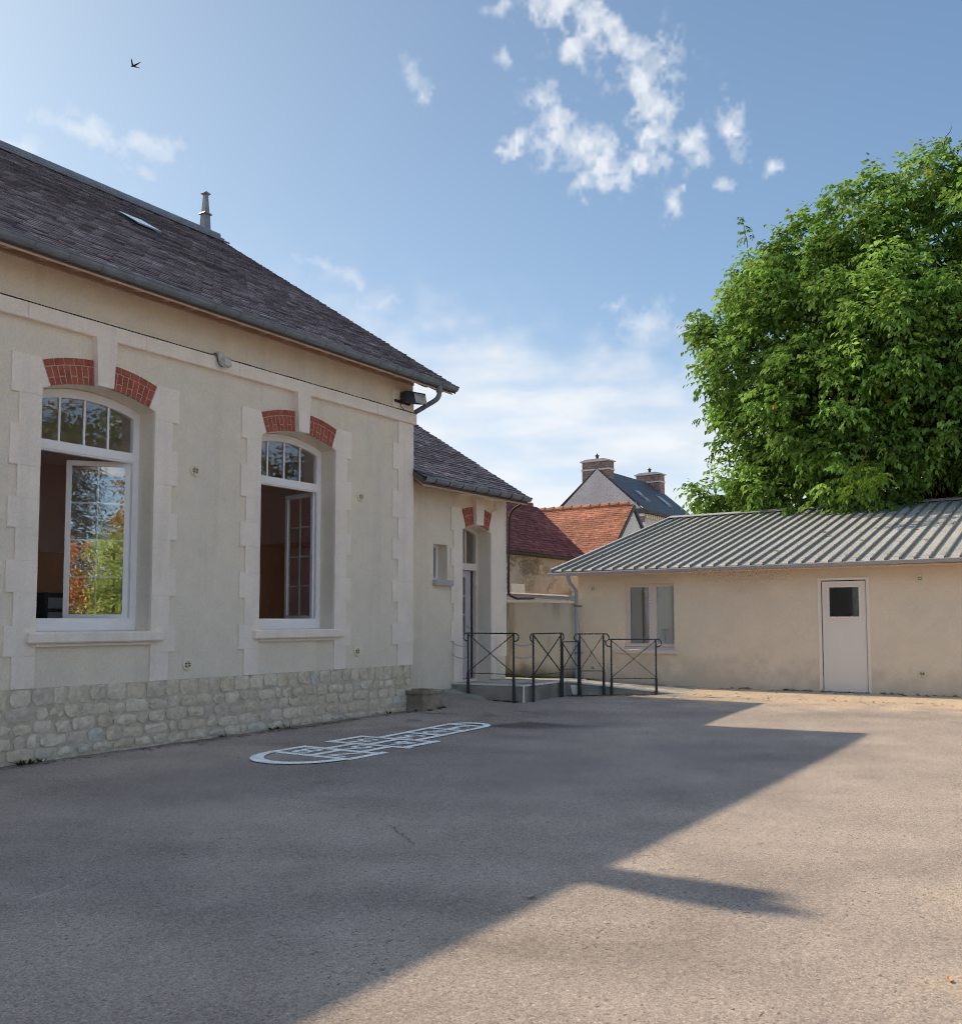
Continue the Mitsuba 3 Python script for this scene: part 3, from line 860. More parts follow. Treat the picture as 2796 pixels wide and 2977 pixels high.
add(FLO + '__wire', tube([(-10.07, 12.62, 5.29), (-10.06, 12.62, 5.22), (-10.06, 12.72, 5.18), (-10.075, 12.85, 5.175)], 0.006, 6), 'mat_cable')
SEN = thing('wall_lamp', 'small white outdoor lamp with sensor fixed on the string course between the windows', 'lamp')
add(SEN + '__base', box(-10.10, -10.0, 8.63, 8.73, 5.10, 5.235, 0.015), 'mat_fixture')
add(SEN + '__body', hull([(-10.0, 8.66, 5.03), (-10.0, 8.80, 5.03), (-9.93, 8.68, 5.04), (-9.93, 8.80, 5.05), (-10.02, 8.66, 5.14), (-10.02, 8.80, 5.14), (-9.94, 8.68, 5.14), (-9.94, 8.78, 5.13)]), 'mat_fixture', smooth=30)
add(SEN + '__arm', tube([(-10.04, 8.74, 5.17), (-10.0, 8.82, 5.18), (-10.04, 8.86, 5.17)], 0.018, 8), 'mat_fixture')
add(SEN + '__loop', tube(smooth_path([(-10.04, 8.56, 5.172), (-10.03, 8.60, 5.20), (-10.02, 8.62, 5.12), (-10.0, 8.62, 5.05), (-9.99, 8.68, 5.02)]), 0.008, 6), 'mat_cable')
add('cable', cat([tube([(FX + 0.05, y, 5.172 + 0.002 * math.sin(y * 9)) for y in np.linspace(-6.9, 8.56, 40)], 0.012, 6), tube([(FX + 0.05, y, 5.172 + 0.003 * math.sin(y * 7)) for y in np.linspace(8.86, 12.98, 24)], 0.012, 6)]),
    'mat_cable', label='black cable running along the top of the string course', cat='cable')

# ================================================================== ANNEX
AX = -10.40
AB = thing('annex', 'lower cream annex with tiled roof and arched doorway beyond the corner of the long building', 'building')
DY0, DY1, DZS, DZA = 14.885, 15.862, 3.345, 3.458
dtop, _ = arc(DY0, DY1, DZS, DZA)
WN = (14.0, 14.425, 2.352, 3.006)
awall = Polygon([(12.98, -0.1), (16.42, -0.1), (16.42, 4.26), (12.98, 4.26)], [[(DY1, 0.40), (DY0, 0.40)] + dtop, [(WN[0], WN[2]), (WN[1], WN[2]), (WN[1], WN[3]), (WN[0], WN[3])]])
add(AB + '__wall', ex(awall, AX - 0.42, AX), 'mat_stucco')
ARX, ARZ, AEX, AEZ = -13.85, 6.60, -9.87, 4.08
add(AB + '__wall', ey([(-10.82, 0), (-10.82, 4.40), (-13.95, 6.40), (-17.4, 4.40), (-17.4, 0)], 16.0, 16.418), 'mat_stucco')
alev = [(0.47, 0.86, 0), (0.86, 1.22, 1), (1.22, 1.575, 0), (1.575, 1.925, 1), (1.925, 2.275, 0), (2.275, 2.62, 1), (2.62, 2.955, 0), (2.955, 3.295, 0)]
alev = [(0.47, 0.88, 0), (0.88, 1.235, 1), (1.235, 1.59, 0), (1.59, 1.935, 1), (1.935, 2.285, 0), (2.285, 2.63, 0), (2.63, 2.962, 1), (2.962, 3.295, 0)]
alev[4] = (1.935, 2.285, 1)
alev[3] = (1.59, 1.935, 0)
alev[2] = (1.235, 1.59, 1)
alev[1] = (0.88, 1.235, 0)
window_surround(AB, AX, DY0, DY1, DZS, DZA, alev, 0.372, 0.285, 3.738, 0.225, 3.985, 4, False, right=False, rb=0.345)
# right jamb runs into the corner strip
Rr = arc(DY0, DY1, DZS, DZA)[1][2]
block(AB + '__quoin', [(DY1, 0.47), (16.045, 0.47), (16.045, 3.80), (DY1 + 0.02, 3.75), (DY1 - 0.075, 3.36), (DY1, DZS)], AX - 0.02, AX + PROUD)
block(AB + '__corner_strip', [(16.055, 0.90), (16.428, 0.90), (16.428, 4.30), (16.055, 4.30)], AX - 0.2, AX + PROUD - 0.004)
add(AB + '__cornice', box(AX - 0.02, AX + 0.12, 14.79, 16.07, 3.987, 4.035, 0.008), 'mat_trim')
# doorway joinery
JX = -10.69
DR = AB + '__door_frame'
f = 0.06
ti, _ = arc(DY0 + f, DY1 - f, DZS - 0.05, DZA - 0.065)
to, _ = arc(DY0 - 0.02, DY1 + 0.02, DZS - 0.004, DZA - 0.004)
k = add(DR, ex(Polygon([(DY1 + 0.02, 0.42), (DY0 - 0.02, 0.42)] + to, [[(DY1 - f, 2.73), (DY0 + f, 2.73)] + ti, [(DY0 + f, 0.47), (DY1 - f, 0.47), (DY1 - f, 2.60), (DY0 + f, 2.60)]]), JX - 0.08, JX), 'mat_cream')
ymid = (DY0 + DY1) / 2 + 0.09
add(k + '__mullion', box(JX - 0.055, JX - 0.015, ymid - 0.015, ymid + 0.015, 2.73, 3.385), 'mat_cream')
for a, b in ((DY0 + f, ymid - 0.015), (ymid + 0.015, DY1 - f)):
    add(k + '__pane', sheet([(JX - 0.03, a, 2.73), (JX - 0.03, b, 2.73), (JX - 0.03, b, 3.40), (JX - 0.03, a, 3.40)], 1), 'mat_mirrorglass' if a < 15 else 'mat_glass')
lw = DY1 - DY0 - 2 * f - 0.05
leaf = Polygon([(0, 0.485), (lw, 0.485), (lw, 2.595), (0, 2.595)], [[(0.11, 1.36), (lw - 0.2, 1.36), (lw - 0.2, 2.46), (0.11, 2.46)]])
hd = (JX - 0.06, DY0 + f)
ag = math.radians(4)
DRL = add(AB + '__door', rot_place(ex(leaf, -0.02, 0.02), hd, ag), 'mat_lilac')
add(DRL + '__panel', rot_place(cat([box(0.021, 0.028, 0.12, lw - 0.21, 0.62, 1.22, 0.006)]), hd, ag), 'mat_lilac')
add(DRL + '__glazing_bars', rot_place(cat([box(-0.015, 0.021, 0.11, lw - 0.2, z - 0.014, z + 0.014) for z in (1.727, 2.093)]), hd, ag), 'mat_lilac')
for i in range(3):
    z0 = 1.36 + i * 0.367
    add(DRL + '__pane', rot_place(sheet([(0, 0.11, z0), (0, lw - 0.2, z0), (0, lw - 0.2, z0 + 0.36), (0, 0.11, z0 + 0.36)], 1), hd, ag), 'mat_glass')
add(DRL + '__handle', rot_place(cat([box(0.02, 0.032, lw - 0.075, lw - 0.035, 1.38, 1.60), bar((0.05, lw - 0.055, 1.5), (0.05, lw - 0.17, 1.5), 0.018)]), hd, ag), 'mat_fixture')
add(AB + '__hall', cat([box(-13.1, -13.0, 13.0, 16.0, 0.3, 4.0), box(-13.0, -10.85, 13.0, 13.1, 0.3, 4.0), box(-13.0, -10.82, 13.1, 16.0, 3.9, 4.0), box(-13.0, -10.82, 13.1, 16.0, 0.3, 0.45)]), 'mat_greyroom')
# small window with zinc sill
k = add(AB + '__small_window', ex(Polygon([(WN[0], WN[2]), (WN[1], WN[2]), (WN[1], WN[3]), (WN[0], WN[3])], [[(WN[0] + .05, WN[2] + .05), (WN[1] - .05, WN[2] + .05), (WN[1] - .05, WN[3] - .05), (WN[0] + .05, WN[3] - .05)]]), AX - 0.27, AX - 0.22), 'mat_pvc')
add(k + '__pane', sheet([(AX - 0.245, WN[0] + .05, WN[2] + .05), (AX - 0.245, WN[1] - .05, WN[2] + .05), (AX - 0.245, WN[1] - .05, WN[3] - .05), (AX - 0.245, WN[0] + .05, WN[3] - .05)], 1), 'mat_glass')
add(AB + '__small_sill', box(AX - 0.22, AX + 0.095, WN[0] - 0.035, WN[1] + 0.085, 2.245, 2.350, 0.01), 'mat_guttergrey')
# roof
avl = math.hypot(ARX - AEX, ARZ - AEZ)
avd = np.array([ARX - AEX, 0, ARZ - AEZ]) / avl
slab = [(AEX, AEZ - 0.03), (ARX, ARZ - 0.03), (2 * ARX - AEX, AEZ - 0.03), (2 * ARX - AEX, AEZ - 0.14), (ARX, ARZ - 0.15), (AEX, AEZ - 0.14)]
ARF = add(AB + '__roof', ey(slab, 12.985, 16.43), 'mat_darkroof')
m, c = tiles((AEX + 0.03, 12.985, AEZ - 0.03), (0, 1, 0), avd, 3.47, avl + 0.02, 0.17, 0.118, pal_dark, 13, var=0.12, streak=0.36)
add(ARF + '__tiles', m, 'mat_tile', color=c, kind='stuff')
add(ARF + '__ridge', tube([(ARX, 12.99, ARZ + 0.02), (ARX, 16.45, ARZ + 0.02)], 0.09, 10), 'mat_zinc')
AGU = add(AB + '__gutter', cat([half_round(12.99, 16.47, -9.85, 4.045, 0.07), ey([(-9.85 + 0.07 * math.cos(t), 4.045 + 0.07 * math.sin(t)) for t in np.linspace(math.pi, 2 * math.pi, 9)], 16.463, 16.47)]), 'mat_zinc', smooth=40)
for y in np.arange(13.25, 16.45, 0.41):
    a = np.linspace(math.pi * 0.98, 2 * math.pi + 0.25, 12)
    add(AGU + '__bracket', tube([(-9.85 + 0.076 * math.cos(t), y, 4.045 + 0.076 * math.sin(t)) for t in a], 0.007, 6), 'mat_cable')
    add(AB + '__rafter_end', ey([(AX - 0.1, 4.30), (AX + 0.36, 4.02), (AX + 0.42, 3.985), (AX + 0.40, 3.94), (AX + 0.32, 3.95), (AX - 0.1, 4.19)], y - 0.03, y + 0.03), 'mat_wood')
add(AB + '__eave', hull([(AX, y, 4.33) for y in (12.99, 16.41)] + [(AEX, y, AEZ - 0.15) for y in (12.99, 16.41)] + [(AX, y, 4.30) for y in (12.99, 16.41)] + [(AEX, y, AEZ - 0.175) for y in (12.99, 16.41)]), 'mat_wood')
add(AB + '__downpipe', tube(smooth_path([(-9.87, 16.44, 4.0), (-10.25, 16.47, 3.86), (-10.33, 16.47, 3.7), (-10.35, 16.46, 2.13), (-10.42, 16.9, 2.06), (-10.9, 18.38, 2.10)]), 0.024, 8), 'mat_cable', smooth=60)
BX = thing('door_lantern', 'small dark lantern under the gutter above the annex doorway', 'lamp')
add(BX + '__body', hull([(AX + 0.10 + a, 15.33 + b, 4.04 + c_) for a in (0, 0.07) for b in (0, 0.06) for c_ in (0.0, 0.10)]), 'mat_black')
add(BX + '__arm', bar((AX, 15.36, 4.10), (AX + 0.14, 15.36, 4.12), 0.02), 'mat_black')

# planter stone in the corner
PT = thing('stone_planter', 'square brown stone planter standing in the corner by the plinth', 'planter')
add(PT + '__body', hull([(x, y, z) for x in (-10.25, -9.765) for y in (12.86, 13.39) for z in (-0.1, 0.37)] + [(x, y, 0.1) for x in (-10.25, -9.75) for y in (12.84, 13.41)]), 'mat_planter')
add(PT + '__rim', cat([box(-10.26, -9.735, 12.83, 12.90, 0.372, 0.44, 0.012), box(-10.26, -9.735, 13.35, 13.42, 0.372, 0.44, 0.012), box(-9.80, -9.735, 12.902, 13.348, 0.372, 0.44, 0.012), box(-10.26, -10.2, 12.902, 13.348, 0.372, 0.44, 0.012)]), 'mat_planter')
add(PT + '__soil', box(-10.2, -9.8, 12.9, 13.35, 0.3, 0.39), 'mat_ventdark')

# ================================================================== LANDING AND RAMP
LA = thing('concrete_landing', 'grey concrete landing and ramp with pale edges in front of the annex door', 'landing')
tp = {'a': (-10.39, 14.57, 0.462), 'b': (-8.85, 14.57, 0.470), 'c': (-8.85, 16.10, 0.470), 'd': (-7.04, 17.30, 0.228), 'e': (-6.94, 18.88, 0.236), 'f': (-9.95, 18.88, 0.345), 'i': (-10.39, 16.45, 0.45)}
order = 'abcdefi'
top = np.array([tp[q] for q in order])
bot = top.copy()
bot[:, 2] = -0.05
V = np.vstack([top, bot, [(-9.3, 15.6, 0.462)]])
F = []
n = len(order)
# upper face, cut into fans
for tri in (('a', 'b', 'i'), ('b', 'c', 'i'), ('c', 'f', 'i'), ('c', 'd', 'f'), ('d', 'e', 'f')):
    F.append([order.index(q) for q in tri])
for q in range(n):
    r_ = (q + 1) % n
    F += [(q, q + n, r_ + n), (q, r_ + n, r_)]
add(LA + '__slab', M(V, F), 'mat_concrete')
add(LA + '__slab', hull([(-12.4, 16.46, -.05), (-10.2, 16.46, -.05), (-12.4, 18.47, -.05), (-10.0, 18.47, -.05), (-12.4, 16.46, 0.43), (-10.2, 16.46, 0.44), (-12.4, 18.47, 0.338), (-10.0, 18.47, 0.342)]), 'mat_concrete')


def edge_strip(p, q, w=0.028):
    return bar(np.array(p) + (0, 0, -0.006), np.array(q) + (0, 0, -0.006), w, 0.03)


add(LA + '__edging', cat([edge_strip(tp['a'], tp['b'])]), 'mat_edging')
add(LA + '__edging', cat([edge_strip(tp['b'], tp['c'])]), 'mat_edging')
add(LA + '__edging', cat([edge_strip(tp['c'], tp['d'])]), 'mat_edging')
add(LA + '__edging', cat([bar((-8.85, 14.57, 0.1), (-8.85, 14.57, 0.46), 0.026)]), 'mat_edging')
add(LA + '__patch', hull([(-8.85 + 1.81 * t + b * .004, 16.10 + 1.2 * t - b * .006, z) for t, z in ((0.06, 0.22), (0.12, 0.22), (0.04, 0.40), (0.14, 0.39)) for b in (0, 1)]), 'mat_edging')
add(LA + '__fillet', hull([(-10.4, 13.95, 0.36), (-10.4, 14.57, 0.36), (-9.7, 14.57, 0.24), (-10.1, 14.0, 0.2), (-9.5, 14.40, 0.1), (-10.4, 13.9, 0.1), (-9.5, 14.57, 0.1)]), 'mat_concrete')

# railings
def railing(label, p, q, ztop, f0, f1, zbot, group='black railing panels round the landing', curls=(1, 1), sleeve=True):
    k = thing('railing', label, 'railing', group)
    p, q = np.array(p, float), np.array(q, float)
    d = (q - p) / np.linalg.norm(q - p)
    P = lambda b, z: (b[0], b[1], z)
    for b, f_ in ((p, f0), (q, f1)):
        add(k + '__post', tube([P(b, f_ - 0.05), P(b, ztop - 0.012)], 0.017, 8), 'mat_iron', smooth=50)
        if sleeve:
            add(k + '__post_sleeve', tube([P(b, f_ - 0.05), P(b, zbot + 0.01)], 0.027, 8), 'mat_iron', smooth=50)
    add(k + '__top_rail', bar(P(p - d * 0.03, ztop), P(q + d * 0.03, ztop), 0.03, 0.022), 'mat_iron')
    add(k + '__bottom_rail', bar(P(p, zbot), P(q, zbot), 0.014), 'mat_iron')
    add(k + '__cross_bar', bar(P(p, ztop - 0.02), P(q, zbot + 0.015), 0.02, 0.012), 'mat_iron')
    off = np.array([d[1], -d[0]]) * 0.014
    add(k + '__cross_bar', bar(P(q + off, ztop - 0.02), P(p + off, zbot + 0.015), 0.02, 0.012), 'mat_iron')
    for s, b, on in ((-1, p, curls[0]), (1, q, curls[1])):
        if on:
            a = np.linspace(0, math.pi, 13)
            cx = [(b[0] + s * d[0] * (0.03 + 0.075 * math.sin(t)), b[1] + s * d[1] * (0.03 + 0.075 * math.sin(t)), ztop - 0.068 * (1 - math.cos(t))) for t in a]
            cx.append(P(b, cx[-1][2]))
            add(k + '__scroll', tube(cx, 0.012, 6), 'mat_iron', smooth=50)
    return k


R1 = railing('black metal railing panel on the near side of the landing, leftmost of the five', (-9.985, 14.50), (-9.01, 14.50), 1.380, zg(-9.985, 14.5), zg(-9.0, 14.5), 0.66)
R2 = railing('black metal railing panel on the outer side of the landing, second from left', (-8.785, 14.80), (-8.785, 15.81), 1.373, zg(-8.78, 14.8), zg(-8.78, 15.8), 0.64)
R3 = railing('narrow low black railing panel filling the inner corner, middle one of the five', (-8.775, 15.85), (-8.625, 16.18), 1.210, 0.20, 0.21, 0.70, curls=(0, 0), sleeve=False)
rp = lambda t: (-8.85 + 1.81 * t + 0.028, 16.10 + 1.20 * t - 0.042)          # just outside the ramp's edge
R4 = railing('tall narrow black railing panel at the top of the ramp, fourth from left', rp(0.122), rp(0.328), 1.356, zg(*rp(0.122)), zg(*rp(0.328)), 0.66)
R5 = railing('lower wide black railing panel beside the ramp, rightmost of the five', rp(0.395), rp(0.782), 1.252, zg(*rp(0.395)), zg(*rp(0.782)), 0.52)


def chain(p, q, sag, label, grp):
    t = np.linspace(0, 1, 40)
    p, q = np.array(p), np.array(q)
    pts = p + (q - p) * t[:, None]
    pts[:, 2] -= sag * 4 * t * (1 - t)
    r = 0.006 + 0.004 * (np.arange(40) % 2)
    add('chain', tube(pts, r, 6), 'mat_pipe', label=label, cat='chain', group=grp)


for z in (1.20, 0.98):
    chain((AX + 0.04, 14.50, z + 0.03), (-9.985, 14.50, z - 0.02), 0.06, ('upper' if z > 1 else 'lower') + ' thin slack chain between the annex wall and the first railing', 'chains beside the railings')
    chain((-9.01, 14.50, z), (-8.785, 14.80, z), 0.035, ('upper' if z > 1 else 'lower') + ' thin slack chain closing the gap between the first two railings', 'chains beside the railings')

# ================================================================== LOW WALL with coping and gutter
LW = thing('yard_wall', 'stained low rendered wall with coping and metal channel between annex and outbuilding', 'wall')
add(LW + '__wall', box(-12.46, -10.115, 18.45, 18.80, 0.0, 2.005), 'mat_lowwall')
add(LW + '__pier', box(-10.11, -10.06, 18.72, 18.89, 0.0, 1.98), 'mat_lowwall')
xs = np.linspace(-12.0, -10.05, 6)
for a, b in zip(xs[:-1], xs[1:]):
    add(LW + '__coping', hull([(x, y, z + 0.0275 * (-11.0 - x)) for x in (a + 0.004, b - 0.004) for y in (18.41, 18.84) for z in (2.01, 2.06)]), 'mat_edging')
sh = lambda x: 2.163 - 0.062 * (x + 10.9)
add(LW + '__channel', cat([hull([(x, y, sh(x) + z) for x in (-12.2, -10.05) for y, z in ((18.47, 0.03), (18.47, 0.046), (18.72, 0.03), (18.72, 0.046), (18.45, 0.02))]),
                           hull([(x, y, sh(x) + z) for x in (-12.2, -10.05) for y, z in ((18.53, 0.028), (18.53, -0.06), (18.68, -0.06), (18.68, 0.028))])]), 'mat_guttergrey')

# ================================================================== OUTBUILDING (right)
OY = 18.90
OB = thing('outbuilding', 'low pinkish outbuilding with ribbed metal roof, white door and one window', 'building')
OW = (-8.979, -7.821, 1.000, 2.386)
OD = (-4.897, -3.966, 0.22, 2.409)
pol = Polygon([(-10.057, -0.1), (6.4, -0.1), (6.4, 2.685), (-10.057, 2.685)], [[(OW[0], OW[2]), (OW[1], OW[2]), (OW[1], OW[3]), (OW[0], OW[3])], [(OD[0], OD[2]), (OD[1], OD[2]), (OD[1], OD[3]), (OD[0], OD[3])]])
add(OB + '__wall', ey(pol, OY, OY + 0.25), 'mat_render')
EYo, EZo, RYo, RZo = 18.58, 2.699, 25.32, 4.467
so = (RZo - EZo) / (RYo - EYo)
side = [(19.15, 0.0), (19.15, 2.76), (25.32, 4.38), (26.5, 4.0), (26.5, 0.0)]
add(OB + '__wall', ex(side, -10.057, -9.80), 'mat_render')
add(OB + '__wall', ex(side, 6.15, 6.4), 'mat_render')
add(OB + '__wall', box(-9.8, 6.15, 26.3, 26.5, 0, 3.98), 'mat_render')
ORF = add(OB + '__roof', ex([(EYo, EZo - 0.02), (RYo, RZo - 0.02), (26.9, 4.02), (26.9, 3.92), (RYo, RZo - 0.14), (EYo, EZo - 0.08)], -10.512, 6.8), 'mat_rib')
pitch, x = 0.2469, -10.512
i = 0
up = np.array([0, math.cos(math.atan(so)), math.sin(math.atan(so))])
nr = np.array([0, -math.sin(math.atan(so)), math.cos(math.atan(so))])
Ls = math.hypot(RYo - EYo, RZo - EZo)
o0 = np.array([0, EYo, EZo])
rr = RS(8)
while x < 6.7:
    wob = rr.uniform(-0.004, 0.004)
    a, b = x + 0.022, x + pitch - 0.022
    q = [o0 + (a, 0, 0) + nr * 0.002 - up * 0.03, o0 + (b, 0, 0) + nr * 0.002 - up * 0.03, o0 + (b, 0, 0) + up * Ls + nr * 0.002, o0 + (a, 0, 0) + up * Ls + nr * 0.002]
    qq = [v_ - nr * 0.018 for v_ in q]
    add(ORF + '__tray', hull(q + qq), 'mat_tray')
    r0 = [o0 + (x + dx, 0, 0) + up * s_ + nr * h for s_ in (-0.035, Ls) for dx, h in ((-0.022, 0.0), (0.022, 0.0), (-0.012, 0.046 + wob), (0.012, 0.046 + wob))]
    add(ORF + '__rib', hull(r0), 'mat_rib')
    x += pitch
# screws along the ribs
sc = []
for k_ in range(70):
    xx = -10.512 + pitch * k_
    for s_ in np.arange(0.25, Ls, 1.25):
        p_ = o0 + (xx, 0, 0) + up * (s_ + rr.uniform(-.02, .02)) + nr * 0.05
        sc.append(trimesh.creation.box((0.022, 0.022, 0.022)).apply_translation(p_))
add(ORF + '__screws', cat(sc), 'mat_guttergrey', kind='stuff')
add(ORF + '__ridge_cap', hull([(xx, RYo + dy, RZo + dz) for xx in (-10.54, 6.8) for dy, dz in ((-0.16, 0.0), (-0.16, 0.012), (0, 0.075), (0.16, 0.0), (0.16, 0.012))]), 'mat_guttergrey')
add(ORF + '__verge', hull([np.array([xx, 0, 0]) + o0 + up * s_ + nr * h for xx in (-10.58, -10.518) for s_ in (-0.03, Ls) for h in (-0.10, 0.05)]), 'mat_guttergrey')
add(ORF + '__soffit', box(-10.49, 6.7, EYo + 0.01, 18.906, EZo - 0.105, EZo - 0.085), 'mat_cream')


def half_round_x(x0, x1, y, z, r=0.06):
    a = np.linspace(math.pi, 2 * math.pi, 9)
    o = [(y + r * math.cos(t), z + r * math.sin(t)) for t in a]
    i_ = [(y + (r - 0.006) * math.cos(t), z + (r - 0.006) * math.sin(t)) for t in a[::-1]]
    return cat([ex(Polygon(o + i_), x0, x1), tube([(x0, y - r, z + 0.004), (x1, y - r, z + 0.004)], 0.010, 8)])


def gz(m):
    v = m.vertices.copy()
    v[:, 2] += 0.0055 * (v[:, 0] + 10.5)
    return M(v, m.faces)


OGU = add(OB + '__gutter', gz(half_round_x(-10.586, 6.8, 18.50, 2.635)), 'mat_guttergrey', smooth=40)
for xx in (-8.5, -6.6, -4.7, -2.8, -0.9):
    add(OGU + '__joint', gz(half_round_x(xx - 0.05, xx + 0.05, 18.50, 2.635, 0.065)), 'mat_guttergrey')
ODP = add(OB + '__downpipe', tube(smooth_path([(-10.09, 18.50, 2.60), (-10.09, 18.52, 2.46), (-10.045, 18.74, 2.28), (-10.04, 18.75, 2.1), (-10.03, 18.75, 0.33)]), 0.043, 12), 'mat_pipe', smooth=60)
for z in (1.93, 0.90):
    add(ODP + '__clip', cat([tube([(-10.037, 18.75, z - 0.012), (-10.037, 18.75, z + 0.012)], 0.05, 12), bar((-10.0, 18.77, z), (-9.96, 18.89, z), 0.018)]), 'mat_cable')
# window
wf = Polygon([(OW[0], OW[2]), (OW[1], OW[2]), (OW[1], OW[3]), (OW[0], OW[3])], [[(-8.866, 1.122), (-8.420, 1.122), (-8.420, 2.317), (-8.866, 2.317)], [(-8.257, 1.122), (-7.832, 1.122), (-7.832, 2.317), (-8.257, 2.317)]])
OWN = add(OB + '__window', ey(wf, OY + 0.09, OY + 0.15), 'mat_cream')
for a, b in ((-8.866, -8.420), (-8.257, -7.832)):
    add(OWN + '__pane', sheet([(a, OY + 0.12, 1.122), (b, OY + 0.12, 1.122), (b, OY + 0.12, 2.317), (a, OY + 0.12, 2.317)], 1), 'mat_mirrorglass')
add(OWN + '__rail', cat([box(OW[0] + 0.002, OW[1] - 0.002, OY + 0.06, OY + 0.09, 1.055, 1.105, 0.006), box(OW[0] + 0.002, OW[1] - 0.002, OY + 0.03, OY + 0.09, 1.002, 1.046, 0.006)]), 'mat_cream')
add(OWN + '__sill', box(-9.137, -7.730, OY - 0.078, OY + 0.05, 0.904, 0.996, 0.012), 'mat_cream')
add(OWN + '__blind', cat([box(-8.88, -8.63, OY + 0.2, OY + 0.22, 1.07, 2.35), box(-8.29, -7.81, OY + 0.2, OY + 0.22, 1.07, 2.35)]), 'mat_blind')
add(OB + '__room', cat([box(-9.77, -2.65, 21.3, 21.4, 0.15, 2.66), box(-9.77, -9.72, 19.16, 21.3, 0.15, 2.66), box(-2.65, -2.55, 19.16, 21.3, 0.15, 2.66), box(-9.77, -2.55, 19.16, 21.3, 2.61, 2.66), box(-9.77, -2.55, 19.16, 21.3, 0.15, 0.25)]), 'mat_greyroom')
# door
df = Polygon([(OD[0], OD[2]), (OD[1], OD[2]), (OD[1], OD[3]), (OD[0], OD[3])], [[(OD[0] + 0.055, OD[2]), (OD[1] - 0.05, OD[2]), (OD[1] - 0.05, OD[3] - 0.045), (OD[0] + 0.055, OD[3] - 0.045)]])
ODR = add(OB + '__door', ey(df.buffer(0), OY - 0.018, OY + 0.08), 'mat_doorpaint')
lf = Polygon([(-4.822, 0.267), (-4.035, 0.267), (-4.035, 2.345), (-4.822, 2.345)], [[(-4.693, 1.676), (-4.153, 1.676), (-4.153, 2.230), (-4.693, 2.230)]])
add(ODR + '__leaf', ey(lf, OY + 0.022, OY + 0.06), 'mat_doorpaint')
gf_ = Polygon([(-4.734, 1.636), (-4.112, 1.636), (-4.112, 2.269), (-4.734, 2.269)], [[(-4.693, 1.676), (-4.153, 1.676), (-4.153, 2.230), (-4.693, 2.230)]])
add(ODR + '__glass_frame', ey(gf_, OY + 0.002, OY + 0.022), 'mat_doorpaint')
add(ODR + '__pane', sheet([(-4.693, OY + 0.03, 1.676), (-4.153, OY + 0.03, 1.676), (-4.153, OY + 0.03, 2.230), (-4.693, OY + 0.03, 2.230)], 1), 'mat_thinglass')
add(ODR + '__threshold', box(-4.863, -3.992, OY - 0.03, OY + 0.08, 0.18, 0.267), 'mat_rib')
for x_, z_ in ((-9.684, 2.309), (-9.716, 0.577), (-3.085, 2.359), (-3.094, 0.637)):
    vent(OB, (x_, OY - 0.002, z_), 'y-', 0.055)

# ================================================================== BARN, COTTAGE, HOUSE behind
BX0, BE, BRX, BRZ = -12.5, 3.33, -14.04, 4.90
BN = thing('barn', 'old stone barn with flaking plaster and dark red tiled roof behind the low wall', 'barn')
add(BN + '__wall', box(-12.9, BX0, 18.95, 23.78, 0, 3.45), 'mat_barn')
add(BN + '__wall', ey([(-12.9, 0), (-12.9, 3.45), (-14.04, 4.70), (-15.6, 3.2), (-15.6, 0)], 23.4, 23.75), 'mat_barn')
bl = math.hypot(BRX - BX0 - 0.14, BRZ - BE)
bd = np.array([BRX - (BX0 + 0.14), 0, BRZ - BE])
bd /= np.linalg.norm(bd)
BRF = add(BN + '__roof', ey([(BX0 + 0.14, BE - 0.03), (BRX, BRZ - 0.03), (-15.8, 3.15), (-15.8, 3.05), (BRX, BRZ - 0.14), (BX0 + 0.14, BE - 0.12)], 18.95, 23.86), 'mat_darkroof')
m, c = tiles((BX0 + 0.16, 18.95, BE - 0.03), (0, 1, 0), bd, 4.92, bl, 0.16, 0.11, [(0.175, 0.062, 0.064), (0.195, 0.070, 0.070), (0.155, 0.054, 0.06), (0.22, 0.082, 0.078)], 23, var=0.16, streak=0.22)
add(BRF + '__tiles', m, 'mat_tile', color=c, kind='stuff')
rid = []
for y in np.arange(18.95, 23.5, 0.31):
    rid.append(tube([(BRX, y, BRZ + 0.0), (BRX, y + 0.30, BRZ + 0.02)], 0.07, 8))
add(BRF + '__ridge_tiles', cat(rid), 'mat_brick', kind='stuff')
add(BN + '__gutter', half_round(18.95, 23.9, BX0 + 0.18, BE - 0.05, 0.06), 'mat_cable')
add(BN + '__white_stone', box(BX0 - 0.02, BX0 + 0.03, 19.98, 20.62, 2.30, 2.52, 0.01), 'mat_white')

CX1, CRY, CRZ = -15.17, 33.0, 5.98
CT = thing('orange_roof_cottage', 'cottage with bright orange tiled roof and white gable behind the barn', 'house')
ce_y, ce_z = 29.9, 2.95
cs = (CRZ - ce_z) / (CRY - ce_y)
add(CT + '__wall', ex([(30.2, 0), (30.2, 3.1), (33.0, 5.72), (35.8, 3.1), (35.8, 0)], CX1 - 0.55, CX1 - 0.05), 'mat_white')
add(CT + '__wall', box(-22.5, CX1 - 0.55, 30.2, 30.5, 0, 3.1), 'mat_white')
CRF = add(CT + '__roof', ex([(ce_y, ce_z - 0.04), (CRY, CRZ - 0.04), (2 * CRY - ce_y, ce_z - 0.04), (2 * CRY - ce_y, ce_z - 0.22), (CRY, CRZ - 0.24), (ce_y, ce_z - 0.22)], -22.6, CX1), 'mat_slate')
cl = math.hypot(CRY - ce_y, CRZ - ce_z)
cd = np.array([0, CRY - ce_y, CRZ - ce_z]) / cl
m, c = tiles((-22.6, ce_y - 0.02, ce_z - 0.04), (1, 0, 0), cd, 7.43, cl, 0.17, 0.12, [(0.35, 0.145, 0.095), (0.375, 0.16, 0.108), (0.33, 0.132, 0.088), (0.40, 0.18, 0.125), (0.31, 0.13, 0.09)], 33, var=0.11, streak=0.16)
